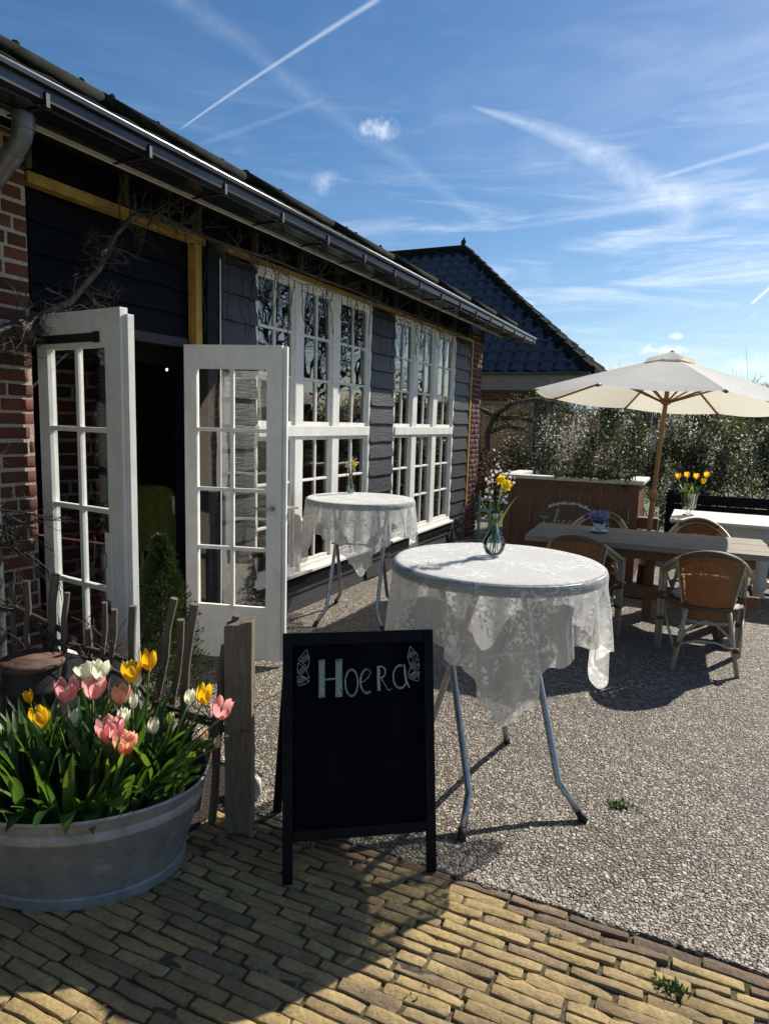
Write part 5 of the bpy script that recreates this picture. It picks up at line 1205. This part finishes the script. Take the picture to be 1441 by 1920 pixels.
# ================================================================ CLIMBER, ESPALIER, FAIRY LIGHTS
def climber():
    t=thing('climbing_vine','bare woody vine climbing over the door head and along under the eaves','vine',(XW+.05,2.4,2.0)); rs=random.Random(21); X=XW+.06
    main=[(X,2.05,1.9),(X,2.25,2.03),(X,2.42,2.10),(X+.02,2.62,2.22),(X+.03,2.80,2.42),(X+.03,2.92,2.62),(X+.04,3.05,2.76),(X+.06,3.25,2.80),(X+.05,3.5,2.78),(X+.07,3.9,2.78),(X+.05,4.4,2.81),(X+.08,5.0,2.79),(X+.06,5.7,2.81),(X+.08,6.4,2.78),(X+.06,7.2,2.80),(X+.07,8.2,2.79),(X+.06,9.1,2.78)]
    m=MB(); m.tube(main,[q*random.uniform(.62,.95) for q in (.028,.027,.026,.022,.020,.018,.017,.016,.015,.014,.013,.012,.011,.010,.009,.008,.006)],7); m.build('main_stem',M['bark'],t,world=True,smooth=True)
    m=MB()
    for i in range(len(main)-1):
        a,b=Vector(main[i]),Vector(main[i+1])
        for k in range(8 if i<6 else 9):
            p=a.lerp(b,rs.random()); twigs(m,p,(rs.uniform(.1,.8),rs.uniform(-1,1),rs.uniform(-.9,.7)),rs.uniform(.08,.22),.0042,2,rs,.7)
    m2=[(X+.03,2.42,2.09),(X+.05,2.35,2.05),(X+.05,2.2,2.0)]; m.blob((X+.05,2.33,2.03),.05,.07,.05,9,6,.3)
    m.build('side_shoots',M['twig'],t,world=True)
    t=thing('espalier_shrub','dark twiggy leafless shrub tied against the brick wall beside the left door','shrub',(XW+.05,2.0,0)); m=MB()
    m.tube([(XW+.06,1.75,0),(XW+.07,1.8,.5),(XW+.08,1.95,1.05),(XW+.10,2.10,1.18)],[.02,.018,.015,.01],7)
    for k in range(34):
        z=rs.uniform(.98,1.26); y=rs.uniform(1.75,2.25); twigs(m,(XW+.09,y,z),(rs.uniform(.2,.9),rs.uniform(-.6,1),rs.uniform(-.6,.7)),rs.uniform(.10,.26),.006,2,rs,.7)
    m.build('branches',M['twig'],t,world=True)
climber()
def fairy_lights():
    t=thing('fairy_lights','dark icicle string lights drooping in front of the window tops','string lights',(XW+.06,4.3,2.75)); rs=random.Random(31); m=MB(); bl=[]
    y=3.9; last=(XW+.06,3.88,2.77); run=[last]
    while y<9.35:
        y+=rs.uniform(.07,.12); run.append((XW+.055+rs.uniform(0,.03),y,2.745+rs.uniform(-.03,.03)))
        ln=rs.uniform(.15,.55)*(1 if y<7 else .8); pts=[run[-1]]; k=max(3,int(ln/.04))
        for i in range(k): p=pts[-1]; pts.append((p[0]+rs.uniform(-.008,.008),p[1]+rs.uniform(-.022,.022),p[2]-ln/k)); 
        m.tube(pts,.0034,4,False)
        for p in pts[1::2]:
            bl.append(p); m.tube([p,(p[0]+.004,p[1]+rs.uniform(-.02,.02),p[2]-.018)],.0026,4)
    m.tube(run,.0028,5,False)
    # vertical lead down the ochre door frame
    m.tube([(XW+.04,3.70,2.78),(XW+.05,3.72,2.6),(XW+.045,3.69,2.45),(XW+.05,3.72,2.3),(XW+.05,3.70,2.2)],.0025,4,False)
    m.tube([(XW+.07,3.88,2.75),(XW+.06,3.885,2.5),(XW+.065,3.88,2.2),(XW+.06,3.885,1.6)],.0025,4,False)
    m.build('cable',M['wire'],t,world=True)
fairy_lights()
# ================================================================ SMALL THINGS ON THE TERRACE
def small():
    t=thing('step_ladder','small pale teal wooden step ladder beside the brick pier','ladder',(-2.86,9.36,0),R(20))
    for x in (-.02,.13): 
        MB().add([(x,-.10,0),(x+.022,-.10,0),(x+.022,-.055,0),(x,-.055,0),(x,.06,.70),(x+.022,.06,.70),(x+.022,.105,.70),(x,.105,.70)],[(0,3,2,1),(4,5,6,7),(0,1,5,4),(1,2,6,5),(2,3,7,6),(3,0,4,7)]).build('rail',M['teal'],t)
        MB().add([(x,.26,0),(x+.022,.26,0),(x+.022,.29,0),(x,.29,0),(x,.10,.69),(x+.022,.10,.69),(x+.022,.13,.69),(x,.13,.69)],[(0,3,2,1),(4,5,6,7),(0,1,5,4),(1,2,6,5),(2,3,7,6),(3,0,4,7)]).build('rear_rail',M['teal'],t)
    for z in (.12,.27,.42,.57): y=-.10+.16*z/.7; MB().bx(.0025,.1295,y,y+.05,z,z+.035).build('step',M['teal'],t)
    rs=random.Random(8)
    for (x,y,s,l) in ((-.24,3.02,.055,'small yellow green weed tuft growing in the pebbled terrace near the table'),(.03,2.05,.05,'little grass tuft in the paving joints near the right edge'),(-.28,1.70,.03,'tiny sprig of moss in a paving joint at the bottom right')):
        t=thing('weed_tuft',l,'weed',(x,y,0),0,'small weeds on the ground'); n=90
        P=rng.normal(size=(n,3))*np.array([s*.5,s*.3,.001]); P[:,2]=np.abs(P[:,2]); V,F=leaf_cards(P,s*.45,.35,.5); fastmesh('blades',V,F,M['leaf'],t,world=False)
    # dried hydrangea by the pier
    t=thing('dried_hydrangea','low shrub with faded reddish brown flower heads beside the brick pier','shrub',(-2.95,10.3,0)); n=1400
    P=rng.normal(size=(n,3))*np.array([.22,.18,.22])+np.array([0,0,.72]); V,F=leaf_cards(P,.05,.7); fastmesh('flower_heads',V,F,M['hydrangea'],t,world=False)
    m=MB()
    for k in range(14): twigs(m,(0,0,0),(rs.uniform(-.4,.4),rs.uniform(-.3,.3),1),.6,.006,1,rs,.4)
    m.build('stems',M['twig'],t)
small()
def debris():
    n=150; y=rng.uniform(1.0,4.6,n); x=-.42*y+rng.uniform(-.9,.75,n); P=np.stack([x,y,np.full(n,.006)],1); d=rng.normal(size=(n,3)); d[:,2]*=.12
    a=d/np.linalg.norm(d,axis=1)[:,None]; b=np.cross(a,np.array([0,0,1.])+rng.normal(size=(n,3))*.25); b/=np.linalg.norm(b,axis=1)[:,None]; s_=rng.uniform(.006,.020,n)[:,None]
    V=np.stack([P,P+a*s_*.5+b*s_*.16,P+a*s_,P+a*s_*.5-b*s_*.16],1).reshape(-1,3); V[:,2]=np.maximum(V[:,2],.003)
    o=fastmesh('leaf_litter',V,np.arange(4*n).reshape(n,4),M['hydrangea']); tag(o,'tiny dry leaf scraps and bits of straw scattered over the ground','litter',kind='stuff')
    P=np.concatenate([np.array([rng.uniform(-1.2,.5),rng.uniform(1.0,2.2),0])+rng.normal(size=(16,3))*np.array([.022,.006,0]) for _ in range(26)]); V,F=leaf_cards(P,.012,.4,.6); V[:,2]=np.maximum(V[:,2]-.003,-.004)
    o=fastmesh('joint_moss',V,F,M['leaf']); tag(o,'small green moss and grass tips growing in the paving joints','moss',kind='stuff')
debris()
# ================================================================ HEDGE SHRUBS AND BACKDROP
def shrub(x,y,w,h,z0,label,blossom,leaves,seed,name='flowering_shrub',leafmat='shrub_leaf',group='flowering shrubs behind the terrace',depth=None,bs=.032):
    t=thing(name,label,'shrub',(x,y,0),0,group); r=np.random.default_rng(seed); rs=random.Random(seed); dp=depth or w*.7
    m=MB()
    for k in range(6): twigs(m,(rs.uniform(-.15,.15)*w,rs.uniform(-.15,.15)*dp,0),(rs.uniform(-.5,.5),rs.uniform(-.4,.4),1.2),h*.75,.011,2,rs,.5,5,.1,(3,5))
    m.build('stems',M['twig'],t)
    # clumps along upright shoots
    def cloud(n,up):
        k=30; cx=r.normal(size=k)*.28*w; cy=r.normal(size=k)*.27*dp; cz=z0+(h-z0)*(r.random(k)**.8)*(1-.35*np.minimum(1,(np.abs(cx)/(w*.6))**2)); i=r.integers(0,k,n)
        sp=r.normal(size=(n,3))*np.array([.055*w**.5,.055*w**.5,.13])
        P=np.stack([cx[i],cy[i],cz[i]],1)*1.+sp; P[:,2]=np.clip(P[:,2],.03,h*1.06); return P
    if leaves: V,F=leaf_cards(cloud(leaves,.3),.050,.45,.3); fastmesh('foliage',V,F,M[leafmat],t,world=False)
    if blossom: V,F=leaf_cards(cloud(blossom,.2),bs,.85); fastmesh('blossom',V,F,M['blossom'],t,world=False)
    return t
shrub(-2.80,10.9,.8,1.38,.1,'flowering shrub nearest the brick pier, behind the dried hydrangea',1200,2800,1)
shrub(-2.22,10.9,.75,1.72,.1,'loose flowering shrub behind the left end of the bar',1500,2300,2)
shrub(-1.32,11.2,1.25,2.05,.2,'tall dense flowering shrub behind the middle of the bar',1700,6200,3)
shrub(-1.82,11.4,.7,1.45,.1,'low loose flowering shrub between the pointed shrub and the tall dense one',1100,2600,12)
shrub(-.50,11.1,1.1,1.98,.2,'tall white flowering shrub right behind the parasol pole',2300,5200,4)
shrub(.10,11.2,1.0,1.70,.2,'white flowering shrub between the parasol pole and the yellow tulips',1400,4200,5)
shrub(.65,10.9,1.0,1.62,.2,'flowering shrub at the right edge of the picture',1500,4400,6)
for i,(x,y,w,h) in enumerate([(1.5,11.2,1.3,1.8),(2.6,11.4,1.4,1.7)]): shrub(x,y,w,h,.2,'flowering shrub just beyond the right edge of the picture, near one' if i==0 else 'flowering shrub just beyond the right edge of the picture, far one',2600,3000,30+i)
shrub(-.75,13.5,1.6,1.75,.2,'olive green bushy shrub seen behind the flowering shrubs, left of the pole',0,6000,7,'green_shrub','olive_leaf','green shrubs behind the flowering ones')
shrub(.35,14.5,1.6,1.85,.3,'olive green bush under the parasol rim, right of the pole',0,6500,8,'green_shrub','olive_leaf','green shrubs behind the flowering ones')
shrub(-3.7,12.9,1.0,1.15,.1,'dark green bush between the house and the flowering shrubs',0,6000,9,'green_shrub','shrub_leaf','green shrubs behind the flowering ones')
shrub(1.6,16,2.2,1.7,.3,'olive green bush far right behind the flowering shrubs',0,6500,10,'green_shrub','olive_leaf','green shrubs behind the flowering ones')
def back():
    t=thing('hedge_shade_boards','low black boards added for the deep shade behind the white table','fence',(1.0,9.75,0)); m=MB(); rs=random.Random(1)  # black boards stand in for the deep shade at the hedge foot
    for k in range(6): m.bx(-1.45,4.0,-.01+rs.uniform(-.003,.003),.012,.02+k*.135,.145+k*.135)
    m.build('boards',M['black'],t)
    for x in (-1.40,.1,1.6,3.1): MB().bx(x-.035,x+.035,.015,.08,0,.86).build('post',M['black'],t)
    # trained gnarly tree in front of the house
    t=thing('pollarded_tree','gnarled trained tree with knobbly branches and buds in front of the house','tree',(-3.55,11.9,0)); rs=random.Random(17); m=MB()
    tr=[(0,0,0),(.02,0,.9),(-.02,0,1.5),(.1,0,1.80)]; m.tube(tr,[.07,.06,.055,.05],8)
    m.build('trunk',M['bark'],t,smooth=True); m=MB(); pp=[]
    for pts in ([(.1,0,1.8),(.4,0,2.02),(.8,.05,2.10),(1.2,.05,2.02),(1.5,0,1.80)],[(.1,0,1.8),(-.3,.1,1.95),(-.7,.1,1.9),(-1.0,0,1.8)],[(.1,0,1.75),(.5,-.1,1.78),(.9,-.1,1.72),(1.2,0,1.55)],[(.0,0,1.5),(.3,0,1.62),(.6,.1,1.60)]):
        m.tube(pts,[.045,.04,.035,.028,.018][:len(pts)],7)
        for a,b in zip(pts[:-1],pts[1:]):
            for k in range(7):
                p=Vector(a).lerp(Vector(b),rs.random()); pp.append(p); twigs(m,p,(rs.uniform(-1,1),rs.uniform(-1,1),rs.uniform(-.6,1)),rs.uniform(.1,.28),.010,1,rs,.7)
    m.build('branches',M['bark'],t,smooth=True); P=np.array([tuple(p) for p in pp]); P=np.repeat(P,12,0)+rng.normal(size=(len(P)*12,3))*np.array([.10,.10,.07]); V,F=leaf_cards(P,.04,.6); fastmesh('buds',V,F,M['olive_leaf'],t,world=False)
back()
# ================================================================ NEIGHBOUR HOUSE
def house():
    t=thing('tiled_house','brown brick house with a dark blue glazed tile roof behind the barn','house',(-5.5,14,0))
    P=lambda m,n,mat,par=None,**k: m.build(n,M[mat],par or t,world=True,**k)
    P(MB().bx(-10,-2.97,14.45,16.3,0,2.6),'wall','house_brick'); P(MB().bx(-10,-4.2,16.302,20.5,0,2.6),'wall','house_brick')
    # hipped roof: front slope, right hip
    ex0,ex1,ey0,ez=-11.,-2.2,14.0,2.72; rx0,rx1,ry,rz=-11.0,-6.0,17.3,6.02
    def tiled(A,B,C,D,nu,nv,uw,vw):
        # quad A(bottom left) B(bottom right) C(top right) D(top left) with pan tile relief
        A,B,C,D=[Vector(q) for q in (A,B,C,D)]; nrm=(B-A).cross(D-A).normalized()
        def fn(u,v):
            p=A.lerp(B,u).lerp(D.lerp(C,u),v); xx=(p-A).dot((B-A).normalized()); hh=v*(D-A).length
            wv=.028*math.sin(2*PI*xx/uw)+.010*math.sin(4*PI*xx/uw+.6); stp=.035*(1-((hh/vw)%1.0)); return tuple(p+nrm*(wv+stp))
        return MB().grid(fn,nu,nv)
    rf=P(tiled((ex0,ey0,ez),(ex1,ey0,ez),(rx1,ry,rz),(rx0,ry,rz),300,170,.30,.33),'roof','blue_tile',smooth=False)
    P(tiled((ex1,ey0,ez),(ex1,20.6,ez),(rx1,17.35,rz),(rx1,ry,rz),60,60,.3,.33),'hip_slope','black_tile',par=rf)
    P(MB().add([(ex0,20.6,ez),(ex1,20.6,ez),(rx1,17.4,rz-.05),(ex0,17.4,rz-.05)],[(0,1,2,3)]),'rear_slope','blue_tile',par=rf)
    m=MB()
    for k in range(15):
        x=rx1-.36*k; m.tube([(x-.36,ry,rz+.055),(x,ry,rz+.03)],[.085,.11],9)
    n=17; a=Vector((rx1,ry,rz+.03)); b=Vector((ex1,ey0,ez+.03))
    for k in range(n): m.tube([a.lerp(b,k/n),a.lerp(b,(k+1)/n)],[.085,.11],9)
    P(m,'ridge_tiles','black_tile',par=rf)
    P(MB().bx(ex0,ex1-.1,ey0+.02,ey0+.05,2.36,2.69).bx(ex0,ex1-.1,ey0+.051,14.449,2.36,2.39),'fascia','beige'); P(MB().bx(ex1-.14,ex1-.1,ey0+.052,20.4,2.36,2.69),'side_fascia','beige')
    P(MB().bx(ex0,ex1,ey0-.08,ey0+.015,2.66,2.72),'eaves_gutter','gutter')
    w=P(MB().bx(-4.55,-3.35,14.38,14.445,2.06,2.14).bx(-4.55,-4.48,14.38,14.445,.9,2.059).bx(-3.42,-3.35,14.38,14.445,.9,2.059).bx(-4.55,-3.35,14.38,14.445,.82,.899),'window','beige'); P(MB().bx(-4.47,-3.43,14.40,14.41,.9,2.05),'pane','glass',par=w)
    P(MB().tube([(-3.04,14.38,.0),(-3.04,14.38,2.36)],.045,12),'downpipe','beige',smooth=True)
    b=thing('garden_bird','small dark bird perched on the ridge of the tiled house','bird',(-6.05,17.3,6.12),.4)
    def bd(u,v):
        a=u*2*PI; k=v; r=.065*math.sin(PI*min(1,.06+k*.94))**.8*(1.0 if k<.62 else .85-(k-.62)*.5); return (r*math.cos(a)+.05*(k-.5),r*math.sin(a),.0+.24*k)
    MB().grid(bd,12,14).tube([(.02,0,.19),(.075,0,.185)],[.012,.002],6).tube([(-.02,0,.06),(-.10,0,-.04)],[.025,.010],6).tube([(0,.015,.03),(0,.015,-.03)],.004,4).build('bird_body',M['iron'],b,smooth=True)
house()
# ================================================================ BARE TREES
def bare_tree(x,y,h,label,seed,dens=5,spread=.55,rf=1.0):
    t=thing('bare_tree',label,'tree',(x,y,0),0,'bare trees around the garden'); rs=random.Random(seed); m=MB(); m.tube([(0,0,-.1),(.05,0,h*.15),(0,.05,h*.3)],[.02*h,.016*h,.013*h],8); m.build('trunk',M['bark'],t,smooth=True); m=MB()
    for k in range(dens):
        twigs(m,(0,.05,h*rs.uniform(.16,.30)),(rs.uniform(-1,1),rs.uniform(-1,1),1.5),h*.48,.009*h*rf,4,rs,spread,4,.15,(3,4))
    m.build('crown',M['bark'],t)
for i,(x,y,h,l) in enumerate([(6.5,17,7.5,'tall bare tree reflected in the nearer window, standing out of frame at right'),(8.5,22,8.5,'second bare tree out of frame at right, behind the first'),(11,27,9,'third bare tree out of frame at right, farther back'),(9,31,9,'fourth bare tree out of frame at right, near the field'),(15,38,10,'fifth bare tree out of frame at right, farthest back'),(8.0,13.0,6.5,'bare tree out of frame at right, nearest the terrace')]):
    bare_tree(x,y,h,l,40+i,5)
bare_tree(1.9,54,4.2,'bare tree on the horizon above the parasol, leftmost of the far ones',61,15,.75,2.3); bare_tree(3.2,52,4.3,'rounded bare tree on the horizon, second of the far ones at the right edge',62,15,.75,2.3); bare_tree(4.4,55,4.5,'bare tree on the horizon at the very right edge of the picture',63,15,.75,2.3)
def far():
    # a far wood along the field, and a thicket in front of it
    m=MB(); rs=random.Random(71)
    for k in range(190):
        x=-26+k*.38+rs.uniform(-.4,.4); y=62+rs.uniform(-5,8); h=rs.uniform(2.4,4.0); m.tube([(x,y,0),(x,y,h*.5)],[.16,.10],4,False)
        for q in range(4): twigs(m,(x,y,h*rs.uniform(.15,.5)),(rs.uniform(-.7,.7),rs.uniform(-.5,.5),1),h*.5,.09,2,rs,.55,3,.2,(3,4))
    o=m.build('far_wood',M['far_wood']); tag(o,'far brown band of bare woodland along the horizon','wood',kind='stuff')
    n=34000; P=np.stack([rng.uniform(-16,14,n),rng.uniform(30,36,n),rng.random(n)**1.1*2.35],1); P[:,2]*=.80+.2*np.sin(P[:,0]*1.3)+.15*np.sin(P[:,0]*3.1); V,F=leaf_cards(P,.26,.35,.4); o=fastmesh('thicket',V,F,M['thicket']); tag(o,'brownish green thicket across the field behind the hedge','thicket',kind='stuff')
    t=thing('greenhouse','low greenhouse with white frame far behind the hedge','greenhouse',(-4.6,29,0)); m=MB()
    for k in range(13): x=-3+k*.5; m.bx(x-.02,x+.02,-.02,.02,0,2.3); 
    m.bx(-3,3,-.022,.022,2.3,2.38).bx(-3,3,1.4,1.45,2.9,2.97).bx(-3,3,-.021,.021,1.0,1.04)
    for k in range(13): x=-3+k*.5; m.add([(x-.02,0,2.38),(x+.02,0,2.38),(x+.02,1.4,2.9),(x-.02,1.4,2.9)],[(0,1,2,3)])
    m.build('frame',M['white'],t); MB().add([(-3,.0,0),(3,.0,0),(3,.0,2.3),(-3,.0,2.3),(-3,1.4,2.9),(3,1.4,2.9)],[(0,1,2,3),(3,2,5,4)]).build('pane',M['glass'],t)
far()
